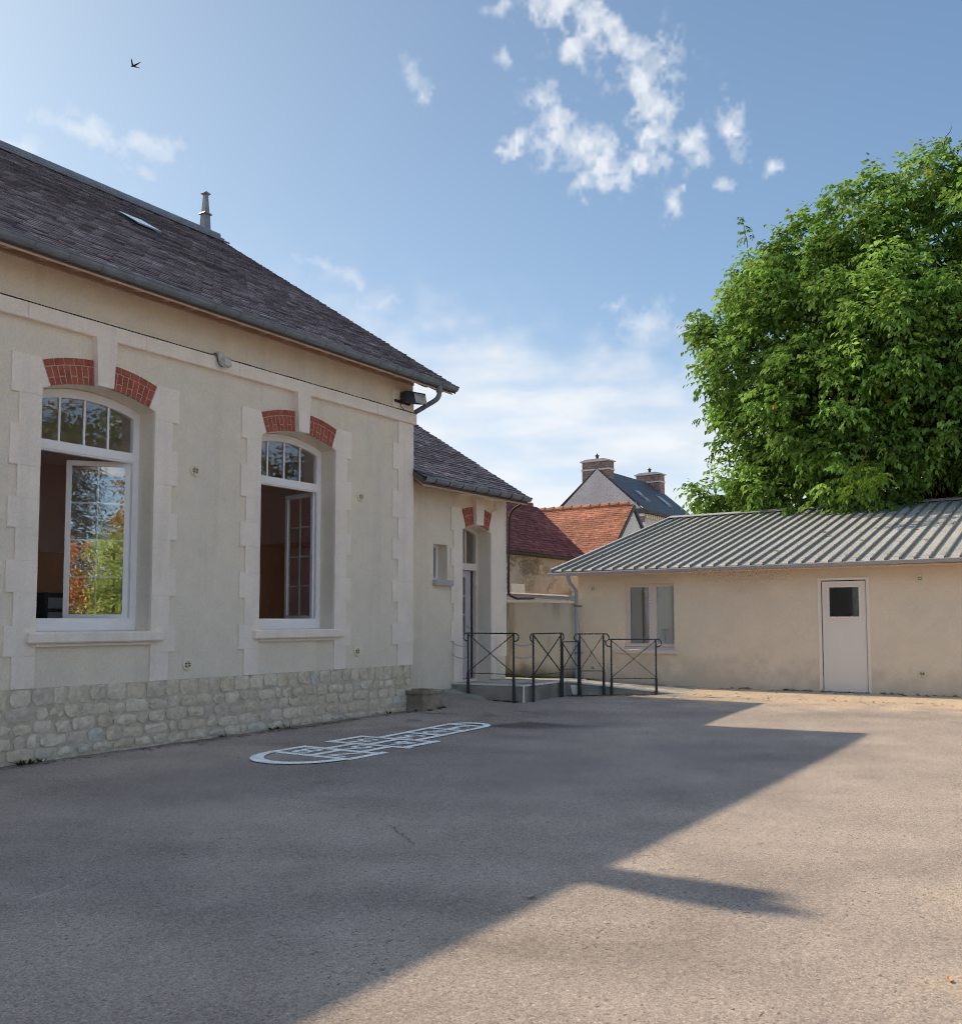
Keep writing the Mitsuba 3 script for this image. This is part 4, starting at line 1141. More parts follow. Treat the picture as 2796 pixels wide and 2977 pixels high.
add(CRF + '__tiles', m, 'mat_tile', color=c, kind='stuff')
rid, rc = [], []
rq = RS(4)
for xx in np.arange(-22.6, CX1 - 0.38, 0.40):
    tb = tube([(xx, CRY, CRZ - 0.005), (xx + 0.41, CRY, CRZ + 0.02)], np.array([0.085, 0.105]), 8)
    rid.append(tb)
    rc.append(np.tile(np.array([0.42, 0.19, 0.115]) * rq.uniform(0.75, 1.2), (len(tb.vertices), 1)))
add(CRF + '__ridge_tiles', cat(rid), 'mat_tile', color=np.vstack(rc), kind='stuff')
add(CRF + '__bargeboard', cat([ex([(ce_y, ce_z - 0.20), (CRY, CRZ - 0.20), (2 * CRY - ce_y, ce_z - 0.20), (2 * CRY - ce_y, ce_z - 0.04), (CRY, CRZ - 0.03), (ce_y, ce_z - 0.04)], CX1 + 0.002, CX1 + 0.03)]), 'mat_slate')
add(CT + '__gutter', half_round_x(-22.6, CX1, ce_y - 0.08, ce_z - 0.06, 0.07), 'mat_cable')

HY, HAX, HAZ, HEX, HEZ = 60.0, -30.38, 12.25, -26.75, 9.20
HS = thing('gabled_house', 'tall grey violet gabled house with slate roof and two brick chimneys in the distance', 'house')
HL, hb = 9.4, 2 * HAX - HEX
add(HS + '__gable_wall', ey([(HEX - 0.25, 0), (HEX - 0.25, HEZ - 0.05), (HAX, HAZ - 0.06), (hb + 0.25, HEZ - 0.05), (hb + 0.25, 0)], HY, HY + 0.4), 'mat_gable')
add(HS + '__wall', box(HEX - 0.65, HEX - 0.25, HY + 0.4, HY + HL, 0, HEZ - 0.1), 'mat_gable')
hs = (HAZ - HEZ) / (HEX - HAX)
HRF = add(HS + '__roof', ey([(HEX, HEZ), (HAX, HAZ + 0.02), (hb, HEZ), (hb, HEZ - 0.10), (HAX, HAZ - 0.08), (HEX, HEZ - 0.10)], HY + 0.012, HY + HL + 0.1), 'mat_slate')
add(HRF + '__flashing', ey([(HEX, HEZ + 0.03), (HAX, HAZ + 0.05), (hb, HEZ + 0.03), (hb, HEZ - 0.06), (HAX, HAZ - 0.04), (HEX, HEZ - 0.06)], HY - 0.02, HY + 0.01), 'mat_darkroof')
for y_, s_ in ((62.1, 1.35), (66.0, 1.35)):
    xa, xb = HAX + 1.3 * s_, HAX + 2.0 * s_
    zz = lambda x_: HAZ - (x_ - HAX) * hs
    kk = add(HRF + '__skylight', hull([(x_, yy, zz(x_) + d_) for x_ in (xa, xb) for yy in (y_, y_ + 0.9) for d_ in (0.0, 0.10)]), 'mat_rib')
    add(kk + '__pane', hull([(x_, yy, zz(x_) + d_) for x_ in (xa + .08, xb - .08) for yy in (y_ + .1, y_ + 0.8) for d_ in (0.10, 0.12)]), 'mat_skylight')
for nm, yc_, xl, xr, ztop, zb in (('a', HY + 0.45, -31.56, -29.50, 12.85, 10.6), ('b', HY + HL - 0.5, -31.3, -29.3, 12.95, 10.6)):
    kc = add(HS + '__chimney', box(xl, xr, yc_ - 0.42, yc_ + 0.42, zb, ztop - 0.12), 'mat_stack')
    add(kc + '__band', box(xl - 0.05, xr + 0.05, yc_ - 0.47, yc_ + 0.47, ztop - 0.72, ztop - 0.62), 'mat_gable')
    add(kc + '__cap', hull([(x_, y_, z_) for x_, z_ in ((xl - 0.12, ztop - 0.11), (xr + 0.12, ztop - 0.11), (xl - 0.12, ztop - 0.04), (xr + 0.12, ztop - 0.04), (xl + 0.35, ztop + 0.08), (xr - 0.35, ztop + 0.08)) for y_ in (yc_ - 0.52, yc_ + 0.52)]), 'mat_gable')
    xm = (xl + xr) / 2 - 0.05
    add(kc + '__pot', cat([tube([(xm, yc_, ztop + 0.05), (xm, yc_, ztop + 0.34)], 0.10, 10), tube([(xm, yc_, ztop + 0.34), (xm, yc_, ztop + 0.40)], 0.15, 10), tube([(xm, yc_, ztop + 0.40), (xm, yc_, ztop + 0.52)], 0.05, 8)]), 'mat_cable')
add(HS + '__cornice', cat([box(HEX - 0.75, HEX + 0.06, HY - 0.16, HY - 0.01, HEZ - 0.33, HEZ + 0.02, 0.02), box(HEX - 0.2, HEX + 0.10, HY, HY + HL, HEZ - 0.30, HEZ - 0.105)]), 'mat_darkroof')
for y_ in np.arange(HY + 0.35, HY + 7.6, 0.36):
    add(HS + '__dentil', box(HEX - 0.22, HEX - 0.06, y_, y_ + 0.17, HEZ - 0.62, HEZ - 0.34), 'mat_vent')
for q_, z_ in enumerate(np.arange(6.6, 8.8, 0.42)):
    add(HS + '__corner_block', box(HEX - 0.62, HEX - 0.22, HY - 0.03, HY + 0.36, z_, z_ + 0.40, 0.01), 'mat_stack' if q_ % 2 == 0 else 'mat_white')

# ================================================================== FOLIAGE
def leaflets(base, dirs, ups, L, Wd, col, r):
    """one folded leaflet per row: base point, direction, face normal"""
    n = len(base)
    d = dirs / (np.linalg.norm(dirs, axis=1, keepdims=True) + 1e-9)
    s = np.cross(d, ups)
    s /= np.linalg.norm(s, axis=1, keepdims=True) + 1e-9
    u = np.cross(s, d)
    L, Wd = np.broadcast_to(L, n)[:, None], np.broadcast_to(Wd, n)[:, None]
    mid = base + d * L * 0.45
    v = np.stack([base, mid - s * Wd * 0.5 + u * Wd * 0.16, base + d * L - u * L * 0.12, mid + s * Wd * 0.5 + u * Wd * 0.16], 1)
    f = np.array([[0, 1, 2], [0, 2, 3]])
    F = (f[None] + (np.arange(n) * 4)[:, None, None]).reshape(-1, 3)
    return v.reshape(-1, 3), F, np.repeat(col, 4, 0)


def crown(centres, outward, r, nleaf, leaf_len, pal, compound=7, spread=0.35, droop=0.8, var=0.22, width=0.45):
    """clusters of compound leaves hanging round every centre"""
    n = len(centres)
    C = np.repeat(centres, nleaf, 0)
    O = np.repeat(outward, nleaf, 0)
    N = len(C)
    d = r.normal(0, 1, (N, 3)) + O * 0.9
    d /= np.linalg.norm(d, axis=1, keepdims=True)
    start = C + d * spread * r.uniform(0.1, 0.6, N)[:, None]
    tip = d * 0.75 + np.array([0, 0, -droop]) * r.uniform(0.5, 1.3, N)[:, None]
    tip /= np.linalg.norm(tip, axis=1, keepdims=True)
    RL = leaf_len * 2.2 * r.uniform(0.7, 1.2, N)
    ccol = np.repeat(1 + var * r.normal(0, 1, n).clip(-2, 2), nleaf) * (1 + 0.12 * r.normal(0, 1, N))
    hue = np.repeat(r.uniform(0, 1, n), nleaf)
    pal = np.asarray(pal)
    colr = (pal[0] * (1 - hue[:, None]) + pal[1] * hue[:, None]) * ccol[:, None]
    odd = r.rand(N) < 0.002
    colr[odd] = pal[2] if len(pal) > 2 else colr[odd]
    out = []
    for k in range(compound):
        t = (k + 1) / compound
        b = start + d * (RL * 0.55 * t)[:, None] + tip * (RL * 0.45 * t * t)[:, None]
        ax = d * (1 - t) + tip * t
        ax /= np.linalg.norm(ax, axis=1, keepdims=True) + 1e-9
        side = np.cross(ax, [0, 0, 1.0])
        side /= np.linalg.norm(side, axis=1, keepdims=True) + 1e-9
        s = 0 if k == compound - 1 else (1 if k % 2 else -1)
        dd = ax * 0.6 + side * s * 0.8 + np.array([0, 0, -0.55 * droop])
        upv = np.array([0, 0, 1.0]) + 0.45 * r.normal(0, 1, (N, 3))
        out.append(leaflets(b, dd, upv, leaf_len * r.uniform(0.75, 1.2, N), leaf_len * width * r.uniform(0.8, 1.15, N), np.clip(colr * r.uniform(0.85, 1.15, N)[:, None], 0.004, 0.9), r))
    V, F, K, at = [], [], [], 0
    for v, f, k in out:
        V.append(v)
        F.append(f + at)
        K.append(k)
        at += len(v)
    return M(np.vstack(V), np.vstack(F)), np.vstack(K)


def lobes_points(lobes, per_m2, r, inner=0.55, flat=1.0, keep=None):
    """cluster centres through the outer part of every lobe, none deep inside another lobe"""
    P, O = [], []
    L = np.array(lobes, float)
    for x, y, z, R in lobes:
        n = int(4 * math.pi * R * R * per_m2)
        d = r.normal(0, 1, (n, 3))
        d /= np.linalg.norm(d, axis=1, keepdims=True)
        rad = R * (1 - (1 - inner) * r.rand(n) ** 1.6)
        rad = rad * (0.88 + 0.26 * meshkit.fbm(d * 2.3 + np.array([x, y, z]), 3, 4))
        p = np.array([x, y, z]) + d * rad[:, None] * np.array([1, 1, flat])
        deep = np.zeros(n, bool)
        for q in L:
            dist = np.linalg.norm((p - q[:3]) / np.array([1, 1, flat]), axis=1) / q[3]
            deep |= dist < inner * 0.82
        gap = meshkit.fbm(p * 0.85 + 3.7, 3, 12) > 0.635
        ok = ~deep & ~gap
        P.append(p[ok])
        O.append(d[ok])
    return np.vstack(P), np.vstack(O)


def limb(p, q, r0, r1, r, n=9, wig=0.25):
    t = np.linspace(0, 1, n)[:, None]
    p, q = np.array(p, float), np.array(q, float)
    pts = p + (q - p) * t
    w = np.cumsum(r.normal(0, 1, (n, 3)), 0)
    w -= w[0] + (w[-1] - w[0]) * t
    pts = pts + w * wig * 0.35 + np.array([0, 0, 1]) * (np.linalg.norm(q - p) * 0.10) * (4 * t * (1 - t))
    return tube(pts, np.linspace(r0, r1, n), 7)


# the big walnut tree behind the outbuilding
WT = thing('walnut_tree', 'big green leafy tree standing behind the metal roofed outbuilding at right', 'tree')
r = RS(77)
tb = np.array([-3.7, 27.6, 0.3])
lob = [(-4.9, 26.8, 9.0, 3.0), (-7.0, 26.6, 10.2, 2.0), (-8.1, 26.2, 8.7, 1.6), (-9.1, 26.9, 10.1, 0.95), (-8.3, 27.4, 11.2, 0.95), (-7.0, 27.2, 11.9, 1.0), (-5.4, 27.0, 12.3, 1.2), (-4.3, 27.3, 12.6, .95), (-3.8, 27.5, 13.2, .75), (-2.6, 27.3, 12.0, 1.3),
       (-1.6, 26.8, 10.0, 2.8), (-9.6, 26.7, 9.7, .6), (-8.2, 26.4, 7.1, 1.2), (-8.7, 26.8, 5.7, 1.1), (-9.6, 26.9, 5.1, 0.7), (-7.2, 26.0, 5.4, 1.4), (-6.1, 25.2, 7.0, 1.9), (-5.3, 25.0, 5.6, 1.4), (-3.2, 25.6, 6.9, 2.1),
       (-2.0, 26.0, 5.4, 1.3), (-0.8, 26.2, 7.2, 2.1), (-4.3, 24.6, 8.6, 1.6), (1.0, 27.5, 9.0, 2.7), (0.6, 27.6, 11.4, 1.9), (-6.0, 29.0, 8.3, 2.4), (-3.0, 29.6, 8.8, 2.6), (0.2, 29.4, 8.0, 2.6), (-7.2, 28.4, 6.0, 1.5), (-4.5, 28.2, 5.0, 1.4)]
pts, ow = lobes_points(lob, 5.2, r, 0.5)
m, c = crown(pts, ow, r, 7, 0.175, [(0.15, 0.285, 0.06), (0.29, 0.45, 0.11), (0.55, 0.46, 0.06)], 5, 0.42, 0.70, var=0.30, width=0.62)
m2, c2 = crown(np.array([(-4.84, 22.1, 4.75), (-4.80, 22.0, 4.55), (-4.95, 22.2, 4.85), (-4.55, 22.2, 4.7), (-4.4, 22.4, 4.8), (-5.0, 22.7, 5.1), (-4.7, 23.0, 5.3), (-4.4, 23.4, 5.6), (-4.6, 22.6, 5.0), (-4.82, 22.0, 4.4)]),
               np.tile([0, -0.3, -0.6], (10, 1)), r, 6, 0.135, [(0.10, 0.19, 0.028), (0.16, 0.25, 0.04)], 7, 0.28, 0.9)
sp = []
for sx, sy, sz in ((-3.75, 27.5, 14.2), (-3.45, 27.5, 14.4), (-3.2, 27.4, 14.1), (-4.0, 27.5, 14.0), (-8.95, 27.3, 12.9), (-9.0, 27.3, 13.25), (-8.7, 27.3, 12.9), (-10.35, 26.9, 10.2), (-10.6, 26.9, 10.05), (-10.2, 26.9, 7.6), (-9.95, 26.9, 7.9), (-10.5, 26.8, 5.4), (-10.2, 26.8, 5.6), (-9.9, 26.8, 6.3)):
    sp.append((sx, sy, sz))
m3, c3_ = crown(np.array(sp), np.tile([-0.3, 0, 0.2], (len(sp), 1)), r, 4, 0.125, [(0.10, 0.19, 0.028), (0.16, 0.25, 0.04)], 7, 0.25, 0.8)
add(WT + '__foliage', cat([m, m2, m3]), 'mat_leaf', color=np.vstack([c, c2, c3_]), kind='stuff')
add(WT + '__trunk', limb(tb - (0, 0, 0.6), (-3.6, 27.5, 5.2), 0.42, 0.27, r, 10, 0.15), 'mat_bark', smooth=50)
for q in lob:
    q = np.array(q)
    s = tb + (0, 0, r.uniform(3.0, 5.2))
    add(WT + '__limb', limb(s + (0.08, 0, 0), q[:3], 0.13, 0.03, r, 9, 0.6), 'mat_bark', smooth=50)
tw = []
for k in r.choice(len(pts), 700, replace=False):
    lb = min(lob, key=lambda a: np.linalg.norm(pts[k] - np.array(a[:3])))
    tw.append(limb(np.array(lb[:3]) * 0.75 + pts[k] * 0.25, pts[k] + ow[k] * 0.18, 0.022, 0.005, r, 5, 0.25))
for a, b in (((-9.6, 26.9, 10.0), (-10.8, 26.9, 10.25)), ((-8.8, 27.3, 12.2), (-8.95, 27.3, 13.5)), ((-3.6, 27.5, 14.0), (-3.35, 27.5, 14.7)), ((-4.6, 25.0, 6.2), (-4.82, 22.0, 4.7))):
    tw.append(limb(a, b, 0.014, 0.005, r, 7, 0.08))
add(WT + '__twigs', cat(tw), 'mat_bark', kind='stuff')


def simple_tree(name, label, cat_, base, lobes, leaf, pal, per=2.0, nleaf=5, comp=3, seed=1, trunk=0.2, droop=0.5, width=0.55):
    r = RS(seed)
    k = thing(name, label, cat_)
    b = np.array([*base, float(zg(*base))])
    L = [(b[0] + x, b[1] + y, b[2] + z, R) for x, y, z, R in lobes]
    p, o = lobes_points(L, per, r, 0.5)
    m, c = crown(p, o, r, nleaf, leaf, pal, comp, 0.4, droop, width=width)
    add(k + '__foliage', m, 'mat_leaf', color=c, kind='stuff')
    h = max(l[2] for l in lobes)
    add(k + '__trunk', limb(b - (0, 0, 0.3), b + (0.1, 0, h), trunk, 0.04, r, 8, 0.2), 'mat_bark')


# garden trees opposite the long facade: they stand out of the picture and show only as reflections in the panes
simple_tree('garden_tree', 'dense green tree reflected in the upper panes of the left window', 'tree', (14.5, 23.3), [(0, 0, 6.0, 2.8), (-1.5, 1, 7.6, 2.1), (1.5, -1.5, 7.4, 2.1), (0.3, 1.8, 8.6, 1.5), (2, 2.5, 6.5, 2.4), (-2.0, -2.2, 7.0, 1.9), (0.2, -1.2, 8.6, 1.3)], 0.30, [(0.11, 0.16, 0.045), (0.20, 0.26, 0.08)], seed=5)
simple_tree('garden_tree', 'dark green tree reflected in the upper panes of the second window', 'tree', (8.4, 28.7), [(0, 0, 5.4, 2.4), (-1.4, 0.3, 6.9, 1.4), (1.4, -0.9, 6.7, 1.5), (0.2, -0.6, 7.5, 1.0), (2.0, 1.0, 6.2, 1.8), (-0.6, 1.2, 7.3, .9)], 0.24, [(0.07, 0.11, 0.03), (0.11, 0.15, 0.04)], seed=6)
simple_tree('orange_shrub', 'orange leaved shrub reflected in the open casement of the left window', 'shrub', (8.0, -12.5), [(0, 0, 1.2, 1.0), (0.35, 0.25, 2.2, 0.95), (-0.1, -0.1, 3.0, 0.9), (0.35, 0.3, 3.8, 0.8), (-0.1, -0.1, 4.5, 0.75)], 0.15, [(0.58, 0.25, 0.12), (0.66, 0.36, 0.17)], 8, 6, 3, seed=7, trunk=0.05)
simple_tree('green_shrub', 'bright yellow green shrub reflected in the open casement of the left window', 'shrub', (9.3, -10.9), [(0, 0, 1.0, 1.1), (-0.3, -0.3, 2.0, 1.0), (0.3, 0.35, 2.4, 0.9), (-0.2, -0.3, 3.3, 0.9), (0.4, 0.3, 3.9, 0.85), (0.0, 0.0, 4.4, 0.75)], 0.15, [(0.26, 0.38, 0.09), (0.46, 0.54, 0.17)], 8, 6, 3, seed=8, trunk=0.05)
simple_tree('yellow_tree', 'tall yellowing tree reflected at the right of the open casement', 'tree', (15.9, -15.5), [(0, 0, 5.2, 1.3), (0.2, 0.2, 6.6, 1.2), (0.1, 0.4, 8.0, 1.0), (0.6, 0.7, 9.0, 0.9), (0.7, 0.7, 6.0, 1.2)], 0.22, [(0.36, 0.25, 0.05), (0.46, 0.33, 0.07)], 4, 6, 3, seed=9, trunk=0.12)


def conifer(label, base, h, rad, seed):
    r = RS(seed)
    k = thing('conifer', label, 'tree')
    z0 = float(zg(*base))
    C, O = [], []
    for t in np.linspace(0.10, 0.98, 17):
        R = rad * (1 - t) ** 0.8 + 0.1
        for a in np.arange(0, 2 * math.pi, 2 * math.pi / 9) + r.uniform(0, 1):
            for s in np.linspace(0.15, 1, 7):
                C.append((base[0] + R * s * math.cos(a), base[1] + R * s * math.sin(a), z0 + h * t - 0.25 * s * R))
                O.append((math.cos(a), math.sin(a), 0))
    m, c = crown(np.array(C), np.array(O), r, 8, 0.24, [(0.05, 0.085, 0.06), (0.09, 0.125, 0.08)], 3, 0.30, 0.25, width=0.34)
    add(k + '__foliage', m, 'mat_leaf', color=c, kind='stuff')
    add(k + '__trunk', tube([(base[0], base[1], z0 - 0.2), (base[0], base[1], z0 + h)], np.array([0.22, 0.03]), 8), 'mat_bark')


conifer('tall conifer with level branches reflected in the open casement', (22.2, -26.3), 16.5, 3.6, 11)
HG = thing('hedge_bank', 'broad green hedge reflected low in the open casement', 'hedge')
r = RS(15)
p, o = lobes_points([(10.6 + a, -12.4 + 0.9 * a, 1.3 + r.uniform(-.2, .4), 1.4) for a in np.arange(-3.5, 4.5, 1.1)], 3, r, 0.5)
m, c = crown(p, o, r, 5, 0.16, [(0.16, 0.25, 0.05), (0.26, 0.33, 0.08)], 3, 0.35, 0.4, width=0.55)
add(HG + '__foliage', m, 'mat_leaf', color=c, kind='stuff')

# ================================================================== YARD: hopscotch, leaves, stones, weeds
HP = thing('hopscotch', 'worn white hopscotch painted on the asphalt beside the long facade', 'hopscotch')


def strip(p, q, w=0.105):
    p, q = np.array(p, float), np.array(q, float)
    L = np.linalg.norm(q - p)
    t = (q - p) / L
    s = np.array([-t[1], t[0]]) * w / 2
    p, q = p - t * w / 2, q + t * w / 2
    n = max(2, int(L / 0.2))
    m = sheet([(*(p - s), 0), (*(q - s), 0), (*(q + s), 0), (*(p + s), 0)], n, 1)
    if np.cross(q - p, s) < 0:
        m.invert()
    return m


def arc_strip(cx, cy, rx, ry, a0, a1, w0, w1):
    a = np.linspace(a0, a1, 28)
    wl = w0 + (w1 - w0) * np.sin((a - a0) / (a1 - a0) * math.pi)
    o = [(cx + (rx) * math.cos(t), cy + ry * math.sin(t), 0) for t in a]
    i_ = [(cx + (rx - w) * math.cos(t), cy + (ry - w) * math.sin(t), 0) for t, w in zip(a, wl)]
    v = o + i_
    n = len(a)
    f = []
    for k in range(n - 1):
        f += [(k, k + 1, n + k + 1), (k, n + k + 1, n + k)]
    m = M(v, f)
    if m.face_normals[0][2] < 0:
        m.invert()
    return m


hx = [-8.44, -7.84, -7.26]
mx = [-8.16, -7.60]
L_ = [((hx[0], 8.20), (hx[2], 8.20)), ((hx[0], 8.72), (hx[2], 8.72)), ((hx[0], 8.20), (hx[0], 8.72)), ((hx[1], 8.20), (hx[1], 8.72)), ((hx[2], 8.20), (hx[2], 8.80)),
      ((mx[0] + .08, 8.72), (mx[0] + .08, 9.24)), ((mx[1] + .08, 8.72), (mx[1] + .08, 9.26)), ((hx[0] - .03, 9.22), (hx[2], 9.27)), ((hx[0] - .03, 9.82), (hx[2] - .05, 9.88)),
      ((hx[0] - .03, 9.20), (hx[0] - .03, 9.82)), ((hx[1] - .03, 9.24), (hx[1] - .03, 9.84)), ((hx[2] - .06, 9.28), (hx[2] - .06, 9.92)),
      ((mx[0] - .02, 9.84), (mx[0] - .14, 11.58)), ((mx[1] + .0, 9.88), (mx[1] - .06, 11.52)), ((mx[0] - .04, 10.44), (mx[1] - .01, 10.44)), ((mx[0] - .08, 11.0), (mx[1] - .03, 11.0)), ((mx[0] - .12, 11.54), (mx[1] - .05, 11.54))]
ms = [strip(a, b) for a, b in L_]
ms.append(arc_strip((hx[0] + hx[2]) / 2, 8.20, (hx[2] - hx[0]) / 2 + 0.026, 0.72, math.pi, 2 * math.pi, 0.105, 0.17))
ms.append(arc_strip((mx[0] + mx[1]) / 2 - 0.09, 11.54, (mx[1] - mx[0]) / 2 + 0.06, 0.36, 0, math.pi, 0.085, 0.13))
lift, out = 0.0045, []
for i_, m in enumerate(ms):
    out.append(drape(m, 0.0045 + 0.0004 * i_))


def paint_fn(p, n, uv):
    w = smoothstep(0.40, 0.62, fbm(p.x * 13, p.y * 13, 2.0, 4))
    return mix((0.30, 0.30, 0.29), (0.82, 0.86, 0.86), 1 - 0.55 * w * noise(p.x * 80, p.y * 80))


mat('wornpaint', textured(paint_fn, 0.85, 0.2))
add(HP + '__lines', cat(out), 'mat_wornpaint')
for txt, x_, y_ in (('8', -8.14, 8.46), ('7', -7.55, 8.47), ('6', -7.80, 8.98), ('5', -8.17, 9.53), ('4', -7.60, 9.58), ('3', -7.90, 10.15), ('2', -7.94, 10.72), ('1', -7.97, 11.27)):
    g = meshkit.text_mesh(txt, 0.34, 0.0015, bold=True)
    v = g.vertices - g.bounds.mean(0)
    v[:, 2] -= v[:, 2].min()
    g = M(np.stack([-v[:, 0] * 1.15 + x_, -v[:, 1] + y_, v[:, 2]], 1), g.faces)
    add(HP + '__digit', drape(g, 0.005), 'mat_wornpaint')


def dry_leaf(x_, y_, z_, s, r, nrm=None):
    a = r.uniform(0, 2 * math.pi)
    t = np.linspace(-1, 1, 7)
    w = 0.42 * np.sqrt(np.clip(1 - t * t, 0, 1)) * (1 + 0.25 * r.normal(0, 1, 7))
    lift_ = 0.25 + 0.35 * t * t * r.uniform(0.3, 1.2)
    v = []
    for tt, ww, ll in zip(t, w, lift_):
        v += [(tt, -ww, ll * 0.5 + 0.3 * ww), (tt, 0, ll * 0.22), (tt, ww, ll * 0.5 + 0.25 * ww)]
    v = np.array(v) * s
    f = []
    for k in range(6):
        for j in range(2):
            q = k * 3 + j
            f += [(q, q + 3, q + 4), (q, q + 4, q + 1)]
    c_, s_ = math.cos(a), math.sin(a)
    v = np.stack([v[:, 0] * c_ - v[:, 1] * s_, v[:, 0] * s_ + v[:, 1] * c_, v[:, 2]], 1)
    if nrm is not None:
        u = np.cross([1, 0, 0], nrm) * -1
        v = v[:, :1] * np.array([1, 0, 0]) + v[:, 1:2] * np.cross(nrm, [1, 0, 0]) + v[:, 2:] * nrm
    return M(v + np.array([x_, y_, z_]), f)


r = RS(31)


def leafthing(x_, y_, z_, s, col, label, group=None, nrm=None):
    m = dry_leaf(x_, y_, z_, s, r, nrm)
    add('fallen_leaf', m, 'mat_dry', color=np.tile(col, (len(m.vertices), 1)), label=label, cat='leaf', group=group)


leafthing(-2.86, 4.78, float(zg(-2.86, 4.78)) + 0.006, 0.042, (0.36, 0.34, 0.31), 'pale curled dry leaf lying on the shaded asphalt near the shadow edge')
leafthing(-0.70, 4.70, float(zg(-0.7, 4.7)) + 0.004, 0.03, (0.50, 0.27, 0.15), 'small orange brown leaf on the sandy ground at the right edge')
for x_, s_, w_ in ((-5.6, 1.2, 'leftmost, low down'), (-5.15, 3.1, 'second from left, high up'), (-4.95, 2.6, 'third from left'), (-4.2, 2.0, 'above the white door'), (-3.9, 2.6, 'just above the leaf over the door'),
                   (-3.35, 2.9, 'at the edge of the tree shadow'), (-3.0, 1.7, 'lowest one right of the door'), (-2.2, 2.2, 'rightmost, halfway up'), (-2.75, 3.4, 'in the tree shadow near the ridge')):
    p_ = o0 + np.array([x_ * 1.06, 0, 0]) + up * s_ * 1.06 + nr * 0.008
    leafthing(*p_, 0.065, np.array([0.60, 0.50, 0.24]) * r.uniform(0.5, 1.0), 'yellowed fallen leaf on the ribbed metal roof, ' + w_, 'fallen leaves on the metal roof', nr)

# loose grit, leaf litter and weeds: nobody could count them
pb = []
base_stone = trimesh.creation.icosphere(subdivisions=0)
for _ in range(2600):
    y_ = r.uniform(1.9, 18.0) if r.rand() < 0.6 else r.uniform(1.9, 7)
    x_ = r.uniform(-9.6, 1.0)
    s_ = r.uniform(0.0015, 0.0045) * (1.0 if y_ < 7 else 1.6)
    mm = base_stone.copy()
    mm.apply_scale([s_ * r.uniform(0.8, 1.6), s_ * r.uniform(0.8, 1.6), s_ * 0.7])
    mm.apply_translation((x_, y_, float(zg(x_, y_)) + s_ * 0.35))
    pb.append(mm)
for _ in range(500):
    x_, y_ = r.uniform(-8.2, -1.5), 18.8 - abs(r.normal(0, 0.55))
    if x_ < -6.9 and y_ > 16.0:
        continue
    s_ = r.uniform(0.004, 0.015)
    mm = base_stone.copy()
    mm.apply_scale([s_ * r.uniform(0.8, 1.6), s_ * r.uniform(0.8, 1.6), s_ * 0.7])
    mm.apply_translation((x_, y_, float(zg(x_, y_)) + s_ * 0.3))
    pb.append(mm)
mat('grit', flat((0.42, 0.38, 0.33), 0.9))
add('grit', cat(pb), 'mat_grit', label='loose grit and small pale stones scattered over the asphalt', kind='stuff')
lm, lc = [], []
for _ in range(700):
    u_ = r.rand()
    if u_ < 0.35:
        t_ = r.uniform(0.0, 0.75)
        x_, y_ = -8.85 + 1.81 * t_ + abs(r.normal(0.06, 0.07)), 16.1 + 1.2 * t_ - abs(r.normal(0.10, 0.10))
    elif u_ < 0.75:
        x_, y_ = r.uniform(-6.8, -1.8), 18.82 - abs(r.normal(0, 0.17)) if r.rand() < 0.6 else 17.4 - abs(r.normal(0, 0.3))
    elif u_ < 0.9:
        x_, y_ = -9.95 + abs(r.normal(0, 0.1)), r.uniform(5.4, 12.8)
    else:
        x_, y_ = r.uniform(-9.6, -8.9), r.uniform(16.6, 18.3)
    zz_ = float(zg(x_, y_)) + 0.004
    if y_ > 16.5 and x_ < -8.5:
        zz_ = 0.45 - 0.045 * (y_ - 16.1)
    mm = dry_leaf(x_, y_, zz_, r.uniform(0.012, 0.035), r)
    lm.append(mm)
    lc.append(np.tile(np.array([0.16, 0.10, 0.06]) * r.uniform(0.5, 1.5), (len(mm.vertices), 1)))
add('leaf_litter', cat(lm), 'mat_dry', color=np.vstack(lc), label='brown dry leaf litter swept along the foot of the walls and the ramp', kind='stuff')
wv, wc = [], []


def weed(x_, y_, z_, h, n):
    a = r.uniform(0, 2 * math.pi, n)
    d = np.stack([np.cos(a) * r.uniform(0.2, 1, n), np.sin(a) * r.uniform(0.2, 1, n), r.uniform(0.3, 1.2, n)], 1)
    b = np.tile([x_, y_, z_], (n, 1)) + r.normal(0, 0.02, (n, 3)) * (1, 1, 0)
    v, f, k = leaflets(b, d, np.tile([0, 0, 1.0], (n, 1)) + r.normal(0, .3, (n, 3)), h * r.uniform(0.5, 1.2, n), h * 0.3, np.tile((0.05, 0.075, 0.022), (n, 1)) * r.uniform(0.6, 1.5, (n, 1)), r)
    wv.append(M(v, f))
    wc.append(k)


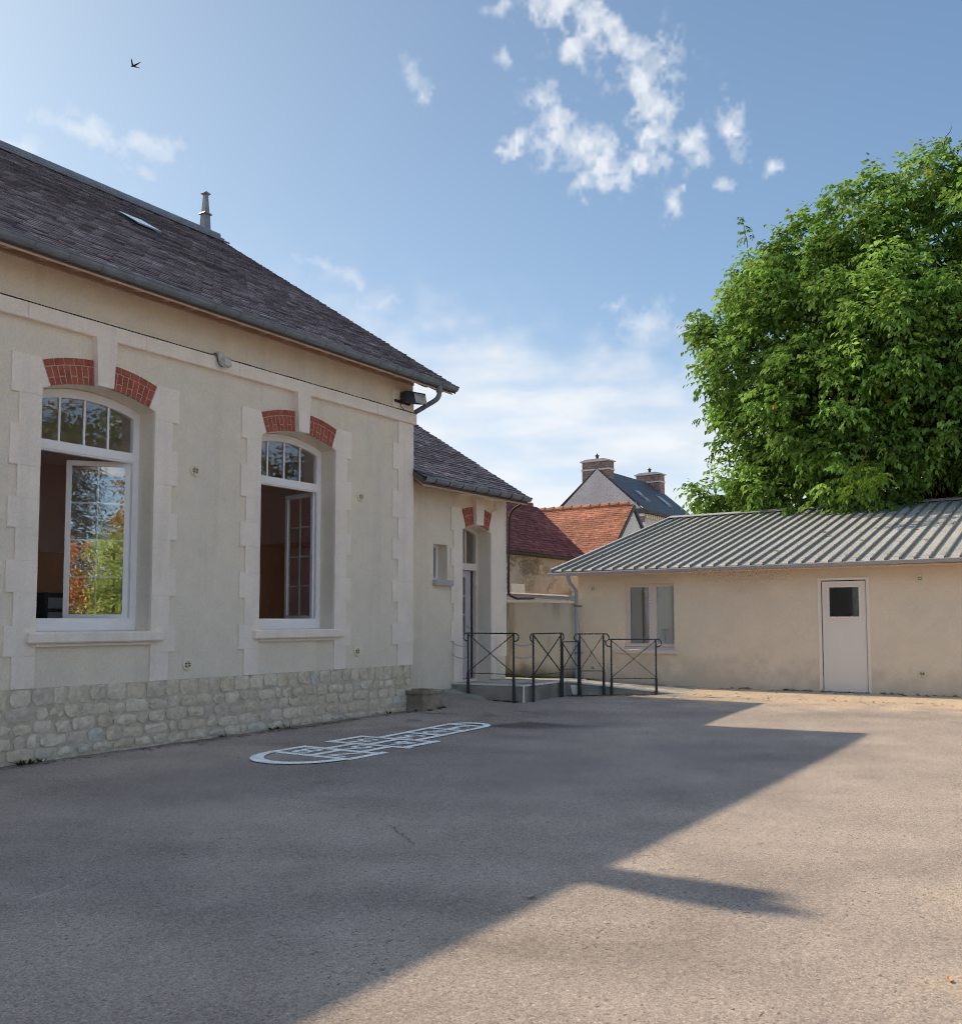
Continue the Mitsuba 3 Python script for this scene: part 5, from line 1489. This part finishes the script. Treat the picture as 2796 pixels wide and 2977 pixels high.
for y_, n in ((6.02, 22), (6.10, 16), (6.25, 10), (8.85, 8), (9.7, 10), (9.85, 14), (10.0, 8), (12.3, 8)):
    weed(FX + 0.06 + r.uniform(0, .05), y_, float(zg(-10, y_)) - 0.005, 0.07, n)
for x_, y_ in ((-9.74, 13.0), (-9.74, 13.25), (-9.72, 13.36), (-9.9, 12.82)):
    weed(x_ + 0.02, y_, float(zg(x_, y_)), 0.05, 16)
for _ in range(26):
    weed(r.uniform(-10.1, -8.95), 14.54, float(zg(-9.5, 14.5)), 0.035, 8)
for _ in range(50):
    weed(r.uniform(-11.8, -9.4), 18.40 + r.uniform(-.03, .02), 0.335, 0.07, 10)
for _ in range(40):
    weed(r.uniform(-6.6, -1.5), 18.87, 0.25, 0.05, 8)
add('weeds', cat(wv), 'mat_leaf', color=np.vstack(wc), label='small green weeds growing along the foot of the walls', kind='stuff')

# swallow in the sky
BC = np.array([-21.25, 15.29, 16.26])
rt, upv = _r, np.array([0, 0, 1.0])


def bp(a, b, c_):
    return BC + rt * a + upv * b + np.cross(rt, upv) * c_


bm = [tube([bp(-0.07, -0.015, 0), bp(-0.05, -0.012, 0), bp(-0.01, -0.004, 0), bp(0.06, -0.03, 0.0), bp(0.13, -0.05, 0), bp(0.16, -0.055, 0)], np.array([0.004, 0.016, 0.022, 0.017, 0.008, 0.002]), 8)]
for tip_, mid_, root in (((-0.045, 0.19, 0.03), (-0.045, 0.08, 0.02), (-0.015, 0.0, 0.0)), ((0.19, 0.13, -0.03), (0.09, 0.06, -0.02), (0.01, 0.0, 0.0))):
    P0, P1, P2 = np.array(bp(*root)), np.array(bp(*mid_)), np.array(bp(*tip_))
    t = np.linspace(0, 1, 9)[:, None]
    ctr = (1 - t) ** 2 * P0 + 2 * t * (1 - t) * P1 + t * t * P2
    ch = (0.026 * (1 - t[:, 0]) ** 0.7 + 0.003)
    bm.append(tube(ctr, ch, 6))
for s_ in (-1, 1):
    bm.append(tube([bp(0.10, -0.042, 0), bp(0.17, -0.06 + 0.008 * s_, 0.02 * s_)], np.array([0.007, 0.001]), 5))
add('swallow', cat(bm), 'mat_bird', smooth=60, label='small dark swallow flying in the sky at upper left', cat='bird')
